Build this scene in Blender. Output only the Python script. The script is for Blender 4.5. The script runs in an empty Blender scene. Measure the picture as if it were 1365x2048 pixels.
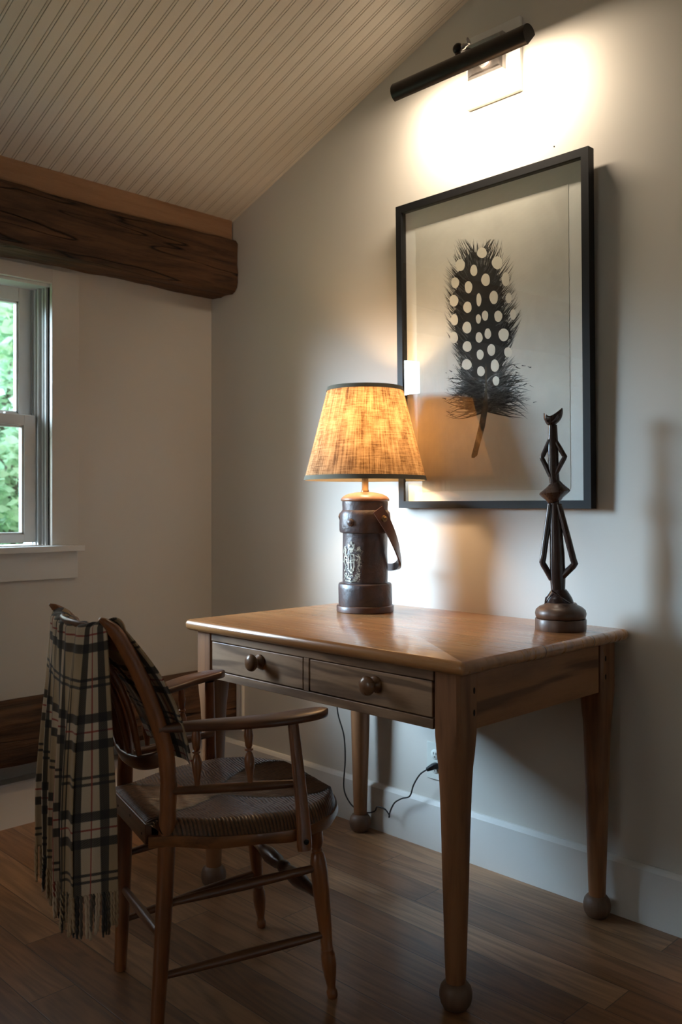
import bpy, bmesh, math, random
from mathutils import Vector, Matrix, noise as mnoise
rnd = random.Random(7)
SC = bpy.context.scene
COL = SC.collection

# ------------------------------------------------------------------ camera, sky, sun, exposure
FPX, PX, PY, HC = 1773.0, 682.5, 1010.7, 1.14
YAW = math.radians(135.22)
CAM = Vector((3.112, -2.299, HC))
DV = Vector((math.cos(YAW), math.sin(YAW), 0)); RV = Vector((DV.y, -DV.x, 0))
cam = bpy.data.cameras.new('camera'); co = bpy.data.objects.new('camera', cam); COL.objects.link(co)
co.location = CAM
co.rotation_euler = Matrix((RV, Vector((0, 0, 1)), -DV)).transposed().to_euler()
cam.sensor_fit = 'VERTICAL'; cam.sensor_height = 36.0
cam.lens = FPX / 2048 * 36.0
cam.shift_y = -(1024 - PY) / 2048.0
cam.clip_start = 0.02; cam.clip_end = 200
SC.camera = co
cam.dof.use_dof = True; cam.dof.focus_distance = 2.35; cam.dof.aperture_fstop = 4.5

def ray(u, v): return DV + RV * ((u - PX) / FPX) + Vector((0, 0, -(v - PY) / FPX))
def on_wall(u, v, y=0.0):                      # point of the plane y = const seen at a pixel
    r = ray(u, v); return CAM + r * ((y - CAM.y) / r.y)

SC.view_settings.view_transform = 'Standard'; SC.view_settings.look = 'None'
SC.view_settings.gamma = 1.0; SC.view_settings.use_curve_mapping = False
SC.view_settings.exposure = 0.0
SC.cycles.use_denoising = True
SC.cycles.max_bounces = 9; SC.cycles.diffuse_bounces = 5; SC.cycles.glossy_bounces = 4
SC.cycles.transparent_max_bounces = 10; SC.cycles.transmission_bounces = 6
SC.cycles.caustics_reflective = False; SC.cycles.caustics_refractive = False
SC.cycles.sample_clamp_indirect = 6.0

W = bpy.data.worlds.new('sky'); SC.world = W; W.use_nodes = True
wn = W.node_tree; wn.nodes.clear()
wo = wn.nodes.new('ShaderNodeOutputWorld'); wb = wn.nodes.new('ShaderNodeBackground')
wc = wn.nodes.new('ShaderNodeTexCoord'); ws = wn.nodes.new('ShaderNodeSeparateXYZ'); wr = wn.nodes.new('ShaderNodeValToRGB')
wn.links.new(wc.outputs['Generated'], ws.inputs[0]); wn.links.new(ws.outputs['Z'], wr.inputs[0])
wr.color_ramp.elements[0].position = 0.0; wr.color_ramp.elements[0].color = (0.97, 0.97, 0.93, 1)
wr.color_ramp.elements[1].position = 0.7; wr.color_ramp.elements[1].color = (0.80, 0.88, 1.0, 1)
# a bright break in the clouds low over the left of the lawn: tall and narrow, soft edged
AZ0, AZW, EL0, EL1, GLOW = 49.0, 11.0, 3.0, 38.0, 118.0
def wmath(op, x, y=0.0, z=0.0):
    q = wn.nodes.new('ShaderNodeMath'); q.operation = op
    for i_, v_ in enumerate((x, y, z)):
        if isinstance(v_, bpy.types.NodeSocket): wn.links.new(v_, q.inputs[i_])
        else: q.inputs[i_].default_value = v_
    return q.outputs[0]
def wstep(x, a0, a1):
    q = wn.nodes.new('ShaderNodeMapRange'); q.interpolation_type = 'SMOOTHSTEP'; wn.links.new(x, q.inputs[0])
    for i_, v_ in zip((1, 2, 3, 4), (a0, a1, 0.0, 1.0)): q.inputs[i_].default_value = v_
    return q.outputs[0]
waz = wmath('DEGREES', wmath('ARCTAN2', wmath('MULTIPLY', ws.outputs[0], -1.0), wmath('MULTIPLY', ws.outputs[1], -1.0)))
wel = wmath('DEGREES', wmath('ARCSINE', ws.outputs[2]))
wda = wmath('ABSOLUTE', wmath('SUBTRACT', waz, AZ0))
wing = wmath('MULTIPLY', wmath('SUBTRACT', 1.0, wstep(wmath('ABSOLUTE', wmath('SUBTRACT', waz, 64.0)), 8.0, 22.0)), 0.09)
patch = wmath('MULTIPLY', wmath('MAXIMUM', wing, wmath('SUBTRACT', 1.0, wstep(wda, AZW * 0.6, AZW * 1.5))), wmath('MULTIPLY', wstep(wel, EL0 - 4, EL0 + 4), wmath('SUBTRACT', 1.0, wstep(wel, EL1 - 8, EL1 + 6))))
wstr = wmath('MULTIPLY_ADD', patch, GLOW, 2.6)
wmx = wn.nodes.new('ShaderNodeMix'); wmx.data_type = 'RGBA'; wn.links.new(patch, wmx.inputs[0]); wn.links.new(wr.outputs[0], wmx.inputs[6]); wmx.inputs[7].default_value = (0.50, 0.74, 1.0, 1)
wn.links.new(wmx.outputs[2], wb.inputs['Color']); wn.links.new(wstr, wb.inputs['Strength'])
wn.links.new(wb.outputs[0], wo.inputs[0])
W.cycles.sampling_method = 'MANUAL'; W.cycles.sample_map_resolution = 1024

PIC_W, BULB_W = 7.6, 8.2            # watts of the picture light strip and of the table lamp bulb
WARM = (1.0, 0.83, 0.64); WARM2 = (1.0, 0.66, 0.36)

# ------------------------------------------------------------------ node helpers
class NT:
    def __init__(s, name):
        s.m = bpy.data.materials.new(name); s.m.use_nodes = True; s.t = s.m.node_tree; s.t.nodes.clear()
        s.out = s.t.nodes.new('ShaderNodeOutputMaterial'); s._tc = None
    def n(s, typ, **kw):
        nd = s.t.nodes.new(typ)
        for k, v in kw.items():
            if k.startswith('_'): setattr(nd, k[1:], v)
            else: s.put(nd, k, v)
        return nd
    def put(s, nd, key, v):
        key = key.replace('__', ' ')
        sock = nd.inputs[int(key[1:])] if key[0] == 'i' and key[1:].isdigit() else nd.inputs[key]
        if isinstance(v, bpy.types.NodeSocket): s.t.links.new(v, sock)
        else: sock.default_value = v
    def tc(s, which='Object'):
        if s._tc is None: s._tc = s.t.nodes.new('ShaderNodeTexCoord')
        return s._tc.outputs[which]
    def math(s, op, a, b=0.0, c=0.0):
        return s.n('ShaderNodeMath', _operation=op, i0=a, i1=b, i2=c).outputs[0]
    def sep(s, v):
        q = s.n('ShaderNodeSeparateXYZ', i0=v); return q.outputs[0], q.outputs[1], q.outputs[2]
    def comb(s, x, y, z):
        return s.n('ShaderNodeCombineXYZ', i0=x, i1=y, i2=z).outputs[0]
    def map(s, v, sc=(1, 1, 1), loc=(0, 0, 0), rot=(0, 0, 0)):
        return s.n('ShaderNodeMapping', Vector=v, Scale=sc, Location=loc, Rotation=rot).outputs[0]
    def noise(s, v, scale=5, detail=4, rough=0.55, dist=0.0, fac=True):
        q = s.n('ShaderNodeTexNoise', Vector=v, Scale=scale, Detail=detail, Roughness=rough, Distortion=dist)
        return q.outputs[0] if fac else q.outputs[1]
    def ramp(s, f, stops, interp='LINEAR'):
        q = s.n('ShaderNodeValToRGB', i0=f); cr = q.color_ramp; cr.interpolation = interp
        while len(cr.elements) < len(stops): cr.elements.new(0.5)
        for e, (p, c) in zip(cr.elements, stops):
            e.position = p; e.color = (c, c, c, 1) if isinstance(c, (int, float)) else (*c, 1)
        return q.outputs[0]
    def mix(s, f, a, b, mode='MIX'):
        q = s.t.nodes.new('ShaderNodeMix'); q.data_type = 'RGBA'; q.blend_type = mode
        def pt(sock, v):
            if isinstance(v, bpy.types.NodeSocket): s.t.links.new(v, sock)
            else: sock.default_value = v if isinstance(v, (int, float)) else (*v, 1) if len(v) == 3 else v
        pt(q.inputs[0], f); pt(q.inputs[6], a); pt(q.inputs[7], b)
        return q.outputs[2]
    def bump(s, h, strength=0.3, dist=0.002):
        return s.n('ShaderNodeBump', Strength=strength, Distance=dist, Height=h).outputs[0]
    def bsdf(s, color, rough=0.5, normal=None, metal=0.0, coat=0.0, spec=0.5, **kw):
        c = color if isinstance(color, bpy.types.NodeSocket) else (*color, 1)
        b = s.n('ShaderNodeBsdfPrincipled', Base__Color=c, Roughness=rough, Metallic=metal)
        b.inputs['Coat Weight'].default_value = coat; b.inputs['Specular IOR Level'].default_value = spec
        b.inputs['Coat Roughness'].default_value = 0.15
        if normal is not None: s.put(b, 'Normal', normal)
        for k, v in kw.items(): s.put(b, k, v)
        s.t.links.new(b.outputs[0], s.out.inputs[0]); return s.m

def plain(name, color, rough=0.5, metal=0.0, coat=0.0, var=0.12, scale=18, bump=0.0):
    t = NT(name); f = t.noise(t.tc(), scale, 4)
    c2 = tuple(min(1, max(0, c * (1 - var * 2))) for c in color)
    col = t.mix(t.ramp(f, [(0.35, 0.0), (0.7, 1.0)]), color, c2)
    nrm = t.bump(t.noise(t.tc(), scale * 12, 3), bump, 0.001) if bump else None
    return t.bsdf(col, rough, nrm, metal, coat)

def wood(name, light, dark, axis=2, rough=0.45, coat=0.0, grain=1.0, rings=0.5, dirt=None, dirt_amt=0.4, freq=1.0, bump=0.15, bands=26, knots=0.0):
    t = NT(name); o = t.tc()
    sc = [34.0 * freq] * 3; sc[axis] = 2.2 * freq
    v = t.map(o, tuple(sc))
    fine = t.noise(v, 1.6, 8, 0.65, 0.3)
    sc2 = [7.0 * freq] * 3; sc2[axis] = 0.9 * freq
    warp = t.noise(t.map(o, tuple(sc2), (3.1, 1.7, 0.4)), 1.0, 3, 0.5, 0.6)
    ring = t.math('SINE', t.math('MULTIPLY', warp, bands))
    ring = t.math('MULTIPLY_ADD', ring, 0.5, 0.5)
    f = t.math('ADD', t.math('MULTIPLY', fine, grain), t.math('MULTIPLY', ring, rings * 0.5))
    f = t.math('SUBTRACT', f, 0.15 + rings * 0.18)
    col = t.mix(t.ramp(f, [(0.22, 0.0), (0.72, 1.0)]), light, dark)
    line = t.ramp(ring, [(0.62, 0.0), (0.98, 1.0)])
    col = t.mix(t.math('MULTIPLY', line, min(1.0, rings * 0.55)), col, tuple(c * 0.55 for c in dark))
    if knots:
        sk = [5.0 * freq] * 3; sk[axis] = 2.6 * freq
        vo = t.n('ShaderNodeTexVoronoi', Vector=t.map(o, tuple(sk), (0.3, 0.8, 0.1)), Scale=1.0).outputs['Distance']
        col = t.mix(t.math('MULTIPLY', t.ramp(vo, [(0.03, 1.0), (0.09, 0.0)]), knots), col, tuple(c * 0.35 for c in dark))
    if dirt is not None:
        d = t.ramp(t.noise(t.map(o, tuple(0.4 * k + 2 for k in sc)), 0.9, 6, 0.7), [(0.48, 0.0), (0.72, 1.0)])
        col = t.mix(t.math('MULTIPLY', d, dirt_amt), col, dirt)
    r = t.math('MULTIPLY_ADD', fine, 0.25, rough - 0.12)
    return t.bsdf(col, r, t.bump(fine, bump, 0.002), coat=coat)

# ------------------------------------------------------------------ mesh helpers
class MB:
    def __init__(s): s.b = bmesh.new()
    def face(s, vs):
        try: return s.b.faces.new(vs)
        except ValueError: return None
    def box(s, lo, hi, rot=None, piv=None):
        vs = []
        for z in (lo[2], hi[2]):
            for x, y in ((lo[0], lo[1]), (hi[0], lo[1]), (hi[0], hi[1]), (lo[0], hi[1])):
                p = Vector((x, y, z))
                if rot is not None: p = rot @ (p - Vector(piv)) + Vector(piv)
                vs.append(s.b.verts.new(p))
        for f in ((3, 2, 1, 0), (4, 5, 6, 7), (0, 1, 5, 4), (1, 2, 6, 5), (2, 3, 7, 6), (3, 0, 4, 7)): s.face([vs[i] for i in f])
        return s
    def rings(s, rs, cap=True, closed=False):
        vv = [[s.b.verts.new(p) for p in r] for r in rs]; n = len(vv[0])
        m = len(vv)
        for i in range(m if closed else m - 1):
            a, b = vv[i], vv[(i + 1) % m]
            for j in range(n): s.face([a[j], a[(j + 1) % n], b[(j + 1) % n], b[j]])
        if cap and not closed:
            s.face(list(reversed(vv[0]))); s.face(vv[-1])
        return s
    def lathe(s, prof, c=(0, 0, 0), axis=(0, 0, 1), n=32, cap=True):
        ax = Vector(axis).normalized(); q = ax.to_track_quat('Z', 'Y'); c = Vector(c)
        rs = [[c + q @ Vector((r * math.cos(2 * math.pi * k / n), r * math.sin(2 * math.pi * k / n), h)) for k in range(n)] for r, h in prof]
        return s.rings(rs, cap)
    def tube(s, pts, rad, n=12, cap=True, sq=None, up=None):
        """pts list of Vector; rad float|list; sq = per-point list of (a,b) half sizes with superellipse"""
        pts = [Vector(p) for p in pts]; m = len(pts)
        if not isinstance(rad, (list, tuple)): rad = [rad] * m
        rs = []; prev = None
        for i, p in enumerate(pts):
            t = (pts[min(i + 1, m - 1)] - pts[max(i - 1, 0)]).normalized()
            if up is not None: u = Vector(up)
            else: u = prev if prev is not None else (Vector((0, 0, 1)) if abs(t.z) < 0.9 else Vector((1, 0, 0)))
            u = (u - t * u.dot(t)); u.normalize(); prev = u; w = t.cross(u)
            ring = []
            for k in range(n):
                a = 2 * math.pi * k / n; ca, sa = math.cos(a), math.sin(a)
                if sq is None: ring.append(p + (u * ca + w * sa) * rad[i])
                else:
                    ha, hb, ex = sq[i]
                    f = lambda x: math.copysign(abs(x) ** ex, x)
                    ring.append(p + u * (f(ca) * ha) + w * (f(sa) * hb))
            rs.append(ring)
        return s.rings(rs, cap)
    def grid(s, fn, nu, nv, thick=None):
        vv = [[s.b.verts.new(fn(i / nu, j / nv)) for j in range(nv + 1)] for i in range(nu + 1)]
        for i in range(nu):
            for j in range(nv): s.face([vv[i][j], vv[i + 1][j], vv[i + 1][j + 1], vv[i][j + 1]])
        return vv
    def prism(s, poly, d):
        d = Vector(d); a = [s.b.verts.new(p) for p in poly]; b = [s.b.verts.new(Vector(p) + d) for p in poly]
        n = len(a); s.face(list(reversed(a))); s.face(b)
        for i in range(n): s.face([a[i], a[(i + 1) % n], b[(i + 1) % n], b[i]])
        return s

def obj(name, mb, mat, parent=None, smooth=True, bevel=0.0, seg=2, fix=True, ang=35):
    me = bpy.data.meshes.new(name)
    if fix: bmesh.ops.recalc_face_normals(mb.b, faces=mb.b.faces[:])
    mb.b.to_mesh(me); mb.b.free()
    me.materials.append(mat)
    o = bpy.data.objects.new(name, me); COL.objects.link(o)
    if smooth:
        me.shade_smooth(); me.set_sharp_from_angle(angle=math.radians(ang))
    if bevel:
        m = o.modifiers.new('bevel', 'BEVEL'); m.width = bevel; m.segments = seg; m.limit_method = 'ANGLE'; m.angle_limit = math.radians(40)
    if parent is not None: o.parent = parent
    return o
def tag(o, label=None, cat=None, group=None, kind=None):
    for k, v in (('label', label), ('category', cat), ('group', group), ('kind', kind)):
        if v: o[k] = v
    return o
def thing(name, label, cat, loc=(0, 0, 0), rz=0.0):
    o = bpy.data.objects.new(name, None); COL.objects.link(o); o.location = loc; o.rotation_euler = (0, 0, rz)
    o.empty_display_size = 0.1
    return tag(o, label, cat)
def struct(name, mb, mat, parent=None, **kw):
    o = obj(name, mb, mat, parent, **kw)
    if parent is None: o['kind'] = 'structure'
    return o
def spline(pts, n):
    """Catmull-Rom through tuples of any length"""
    out = []; P = [pts[0]] + list(pts) + [pts[-1]]
    for i in range(1, len(P) - 2):
        for k in range(n):
            t = k / n; a, b, c, d = P[i - 1], P[i], P[i + 1], P[i + 2]
            out.append(tuple(0.5 * (2 * b[j] + (c[j] - a[j]) * t + (2 * a[j] - 5 * b[j] + 4 * c[j] - d[j]) * t * t + (3 * b[j] - a[j] - 3 * c[j] + d[j]) * t ** 3) for j in range(len(b))))
    out.append(tuple(pts[-1])); return out
def lerp(tab, x):
    if x <= tab[0][0]: return tab[0][1]
    for (a, va), (b, vb) in zip(tab, tab[1:]):
        if x <= b: return va + (vb - va) * (x - a) / (b - a)
    return tab[-1][1]

# ------------------------------------------------------------------ materials
def wall_mat(name, c):
    t = NT(name); f = t.noise(t.tc(), 2.5, 3); g = t.noise(t.tc(), 260, 2)
    return t.bsdf(t.mix(f, c, tuple(k * 0.96 for k in c)), 0.62, t.bump(g, 0.06, 0.001), spec=0.3)
M_wall = wall_mat('wall_paint', (0.61, 0.57, 0.51))
M_trim = wall_mat('trim_paint', (0.70, 0.68, 0.64))
M_ceil = wall_mat('ceiling_paint', (0.60, 0.555, 0.49))
M_vinyl = plain('window_vinyl', (0.62, 0.62, 0.60), 0.35, var=0.03)
M_casing = wall_mat('casing_paint', (0.61, 0.57, 0.51))

def floor_mat():
    t = NT('oak_planks'); x, y, z = t.sep(t.tc())
    pw = 0.114
    yy = t.math('DIVIDE', t.math('ADD', y, 0.35 + 50 * pw), pw)
    row = t.math('FLOOR', yy); fy = t.math('FRACT', yy)
    wn_ = t.n('ShaderNodeTexWhiteNoise', _noise_dimensions='1D'); t.put(wn_, 'W', row); off = wn_.outputs[0]
    xx = t.math('DIVIDE', t.math('ADD', t.math('ADD', x, t.math('MULTIPLY', off, 7.0)), 40.0), 1.15)
    cell = t.math('FLOOR', xx); fx = t.math('FRACT', xx)
    w2 = t.n('ShaderNodeTexWhiteNoise', _noise_dimensions='2D'); t.put(w2, 'Vector', t.comb(row, cell, 0.0)); r2 = w2.outputs[0]
    v = t.comb(t.math('ADD', x, t.math('MULTIPLY', r2, 31.0)), t.math('ADD', y, t.math('MULTIPLY', r2, 13.0)), 0.0)
    fine = t.noise(t.map(v, (3.0, 70, 1)), 1.0, 7, 0.65, 0.4)
    warp = t.noise(t.map(v, (1.3, 9, 1)), 1.0, 3, 0.5, 0.8)
    ring = t.math('MULTIPLY_ADD', t.math('SINE', t.math('MULTIPLY', warp, 44.0)), 0.5, 0.5)
    g = t.math('ADD', t.math('MULTIPLY', fine, 0.75), t.math('MULTIPLY', ring, 0.22))
    base = t.ramp(r2, [(0.0, (0.20, 0.086, 0.037)), (0.3, (0.34, 0.165, 0.075)), (0.6, (0.39, 0.20, 0.095)), (0.85, (0.48, 0.265, 0.135)), (1.0, (0.25, 0.110, 0.046))])
    col = t.mix(t.ramp(g, [(0.25, 0.0), (0.75, 1.0)]), base, t.mix(0.62, base, (0.03, 0.014, 0.007)))
    ey = t.math('MINIMUM', fy, t.math('SUBTRACT', 1.0, fy)); ex = t.math('MULTIPLY', t.math('MINIMUM', fx, t.math('SUBTRACT', 1.0, fx)), 10.0)
    e = t.ramp(t.math('MINIMUM', ey, ex), [(0.0, 0.0), (0.016, 1.0)])
    col = t.mix(e, (0.02, 0.01, 0.006), col)
    kn = t.n('ShaderNodeTexVoronoi', Vector=t.map(v, (1.2, 3.5, 1)), Scale=1.0).outputs['Distance']
    col = t.mix(t.ramp(kn, [(0.02, 1.0), (0.05, 0.0)]), col, (0.03, 0.015, 0.01))
    h = t.math('ADD', t.math('MULTIPLY', fine, 0.25), e)
    return t.bsdf(col, t.math('MULTIPLY_ADD', fine, 0.2, 0.26), t.bump(h, 0.22, 0.0015), coat=0.15)
M_floor = floor_mat()

def beam_mat(name, a, b, crack=1.0):
    t = NT(name); o = t.tc()
    v = t.map(o, (30, 2.0, 30)); f = t.noise(v, 1.2, 8, 0.7, 0.6)
    big = t.noise(t.map(o, (9, 1.6, 9), (4, 2, 1)), 1.0, 4, 0.6, 0.9)
    col = t.mix(t.ramp(t.math('ADD', t.math('MULTIPLY', f, 0.6), t.math('MULTIPLY', big, 0.4)), [(0.36, 0.0), (0.66, 1.0)]), b, a)
    ck = t.math('ABSOLUTE', t.math('SUBTRACT', t.noise(t.map(o, (11, 0.75, 11), (1.3, 0.2, 7)), 1.0, 2, 0.4, 0.5), 0.5))
    m = t.ramp(ck, [(0.0, 1.0), (0.009, 0.0)])
    m2 = t.math('MULTIPLY', m, crack)
    col = t.mix(m2, col, (0.008, 0.005, 0.003))
    h = t.math('SUBTRACT', t.math('ADD', t.math('MULTIPLY', big, 2.0), f), t.math('MULTIPLY', m2, 2.0))
    return t.bsdf(col, 0.72, t.bump(h, 0.7, 0.010), spec=0.25)
M_beam = beam_mat('hewn_timber', (0.16, 0.076, 0.038), (0.022, 0.012, 0.008))
M_board = beam_mat('sawn_board', (0.38, 0.22, 0.125), (0.28, 0.15, 0.08), crack=0.0)

M_glass = None
def thin_glass(name, ior):
    t = NT(name); tr = t.n('ShaderNodeBsdfTransparent', Color=(0.98, 0.99, 0.98, 1)); gl = t.n('ShaderNodeBsdfGlossy', Roughness=0.0)
    fr = t.n('ShaderNodeFresnel', IOR=ior); bf = t.n('ShaderNodeNewGeometry').outputs['Backfacing']
    fa = t.math('MULTIPLY', fr.outputs[0], t.math('SUBTRACT', 1.0, bf))
    mx = t.n('ShaderNodeMixShader', i0=fa, i1=tr.outputs[0], i2=gl.outputs[0])
    t.t.links.new(mx.outputs[0], t.out.inputs[0]); return t.m
M_glass = thin_glass('window_glass', 1.35)
M_picglass = thin_glass('picture_glass', 2.0)

# ------------------------------------------------------------------ room shell
XR, YF = 5.2, -4.8          # far ends of the room behind the camera
SLP, ZC0, XC0 = 0.353, 2.331, 0.154
XRIDGE = 2.9; ZR = ZC0 + SLP * (XRIDGE - XC0)
def ceil_z(x): return ZC0 + SLP * (x - XC0) if x <= XRIDGE else ZR - SLP * (x - XRIDGE)
m = MB(); m.box((-0.16, YF - 0.12, -0.12), (XR + 0.12, 0.12, 0)); struct('floor', m, M_floor, smooth=False)
# gable wall with the picture
def gable(y0, y1):
    m = MB(); poly = [(-0.16, y0, 0), (XR + 0.12, y0, 0), (XR + 0.12, y0, ceil_z(XR) + 0.1), (XRIDGE, y0, ZR + 0.12), (-0.16, y0, 2.40)]
    return m.prism([Vector(p) for p in poly], (0, y1 - y0, 0))
struct('wall_right', gable(0.0, 0.12), M_wall, smooth=False)
# front wall (behind the camera) with an opening for window_2
W2 = (0.9, 2.3, 0.85, 2.05)
m = MB()
m.box((-0.16, YF - 0.12, 0), (W2[0], YF, 2.3)); m.box((W2[1], YF - 0.12, 0), (XR + 0.12, YF, 2.3)); m.box((W2[0], YF - 0.12, 0), (W2[1], YF, W2[2])); m.box((W2[0], YF - 0.12, W2[3]), (W2[1], YF, 2.3))
m.prism([Vector(p) for p in [(-0.16, YF - 0.12, 2.3), (XR + 0.12, YF - 0.12, 2.3), (XR + 0.12, YF - 0.12, ceil_z(XR) + 0.15), (XRIDGE, YF - 0.12, ZR + 0.12), (-0.16, YF - 0.12, 2.40)]], (0, 0.12, 0))
struct('wall_front', m, M_wall, smooth=False)
m = MB(); m.box((XR, YF, 0), (XR + 0.12, 0, ceil_z(XR) + 0.1)); struct('wall_back', m, M_wall, smooth=False)
# window wall
WY0, WY1, WZ0, WZ1 = -1.70, -0.742, 0.990, 1.965
m = MB(); T = -0.16
m.box((T, WY1, 0), (0, 0, 2.40)); m.box((T, YF, 0), (0, WY0, 2.40)); m.box((T, WY0, 0), (0, WY1, WZ0 - 0.02)); m.box((T, WY0, WZ1 + 0.01), (0, WY1, 2.40))
struct('wall_left', m, M_wall, smooth=False)
# beadboard ceiling: profile across y, extruded up the slope
def beadboard(x0, x1, name):
    prof = []; p = 0.0445; y = 0.0; n = int(-YF / p) + 1
    for i in range(n):
        yc = -0.020 - i * p
        prof += [(yc + 0.0060, 0), (yc + 0.0046, 0.0035), (yc + 0.0030, 0.0005), (yc, 0.0), (yc - 0.0030, 0.0005), (yc - 0.0046, 0.0035), (yc - 0.0060, 0)]
    prof = [(0.0, 0)] + prof + [(YF, 0)]
    m = MB(); a = []; b = []
    for yy, h in prof:
        a.append(m.b.verts.new((x0, yy, ceil_z(x0) + h))); b.append(m.b.verts.new((x1, yy, ceil_z(x1) + h)))
    for i in range(len(a) - 1): m.face([a[i], b[i], b[i + 1], a[i + 1]])
    t0 = [m.b.verts.new(q) for q in ((x0, 0, ceil_z(x0) + 0.05), (x1, 0, ceil_z(x1) + 0.05), (x1, YF, ceil_z(x1) + 0.05), (x0, YF, ceil_z(x0) + 0.05))]
    m.face(t0)
    m.face(a + [t0[3], t0[0]]); m.face(list(reversed(b)) + [t0[1], t0[2]])
    m.face([a[0], t0[0], t0[1], b[0]]); m.face([a[-1], b[-1], t0[2], t0[3]])
    return struct(name, m, M_ceil, smooth=False)
beadboard(0.0, XRIDGE, 'ceiling'); beadboard(XRIDGE, XR + 0.1, 'ceiling')
# baseboards
def bb_prof(): return [(0, 0), (0.018, 0), (0.018, 0.148), (0.013, 0.156), (0.008, 0.161), (0, 0.161)]
m = MB(); m.prism([Vector((0.066, -a, z)) for a, z in bb_prof()], (XR - 0.066, 0, 0)); struct('baseboard_right', m, M_trim, smooth=False)
m = MB(); m.prism([Vector((a, YF, z)) for a, z in [(0, 0), (0.066, 0), (0.066, 0.150), (0.062, 0.156), (0, 0.156)]], (0, -YF, 0)); struct('baseboard_left', m, M_trim, smooth=False)
m = MB(); m.box((XR - 0.018, YF, 0), (XR, -0.018, 0.16)); struct('baseboard_back', m, M_trim, smooth=False)
# shadow gap below the picture wall baseboard is left to the light; scribe strip at the beam end
m = MB(); m.box((0.189, -0.012, 0.208), (0.212, 0, 0.470)); m.box((0.212, -0.007, 0.208), (0.218, 0, 0.470)); m.box((0.218, -0.013, 0.208), (0.228, 0, 0.470)); struct('trim_1', m, M_trim, smooth=False, bevel=0.001)

# hewn beams
def hewn(x0, x1, z0, z1, seed, amp=0.006, chamf=0.012, name='timber_beam', label='', mat=None, droop=0.0):
    m = MB(); ny = 260; n = 40
    per = []
    w, h = x1 - x0, z1 - z0
    for k in range(n):                       # rounded rectangle outline
        a = 2 * math.pi * (k + 0.5) / n; c, s_ = math.cos(a), math.sin(a)
        q = max(abs(c), abs(s_)); px, pz = c / q, s_ / q
        r = (abs(px) ** 9 + abs(pz) ** 9) ** (1 / 9); per.append((px / r, pz / r))
    rs = []
    y1, y0 = -0.002, -4.75
    for j in range(ny + 1):
        y = y1 + (y0 - y1) * (j / ny) ** 1.25
        ring = []
        for px, pz in per:
            x = (x0 + x1) / 2 + px * w / 2; z = (z0 + z1) / 2 + pz * h / 2
            d = mnoise.noise(Vector((px * 1.2 + seed, pz * 1.2, y * 2.2))) * amp + mnoise.noise(Vector((px * 5 + seed, pz * 5, y * 9))) * amp * 0.45
            d += mnoise.noise(Vector((px * 9 + seed, pz * 9, y * 2.0))) * amp * 0.5
            ring.append(Vector((max(0.0005, x + px * d), y, z + pz * d)))
        rs.append(ring)
    m.rings(rs)
    o = obj(name, m, mat or M_beam, ang=60); return tag(o, label, 'beam')
hewn(0.0, 0.186, 2.026, 2.245, 3.0, 0.010, name='timber_beam', label='rough dark hewn timber beam high on the window wall under the sloped ceiling')
hewn(0.0, 0.182, 0.242, 0.444, 9.0, 0.005, name='timber_beam', label='rough dark hewn timber beam low on the window wall above the white baseboard')
m = MB(); m.box((0.0, -4.75, 2.235), (0.154, -0.006, 2.345)); o = obj('beam_board', m, M_board, smooth=False, bevel=0.003); tag(o, 'smooth orange brown board between the upper beam and the beadboard ceiling', 'board')

# window_1 (double hung) on the left wall
def box_obj(name, lo, hi, mat, parent, bevel=0.0015):
    m = MB(); m.box(lo, hi); return obj(name, m, mat, parent, smooth=False, bevel=bevel)
wroot = bpy.data.objects.new('window_1', None); COL.objects.link(wroot); wroot.location = (0, -1.22, 0.99); wroot['kind'] = 'structure'
wo_ = Vector((0, -1.22, 0.99))
def wb_(lo, hi): return tuple(Vector(lo) - wo_), tuple(Vector(hi) - wo_)
def wpart(name, boxes, mat, parent=None, bevel=0.0012):
    m = MB()
    for lo, hi in boxes: m.box(*wb_(lo, hi))
    return obj(name, m, mat, parent or wroot, smooth=False, bevel=bevel)
wpart('window_casing', [((0, WY1, WZ0 - 0.0), (0.018, -0.634, 2.018)), ((0, WY0 - 0.11, WZ0), (0.018, WY0, 2.018)), ((0, WY0, WZ1), (0.018, WY1, 2.018))], M_casing)
wpart('window_sill', [((-0.16, WY0, WZ0 - 0.022), (0, WY1, WZ0 + 0.002)), ((0, WY0 - 0.12, WZ0 - 0.022), (0.052, -0.626, WZ0 + 0.0))], M_trim)
wpart('window_apron', [((0, WY0 - 0.11, 0.866), (0.016, -0.636, WZ0 - 0.022))], M_trim)
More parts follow.
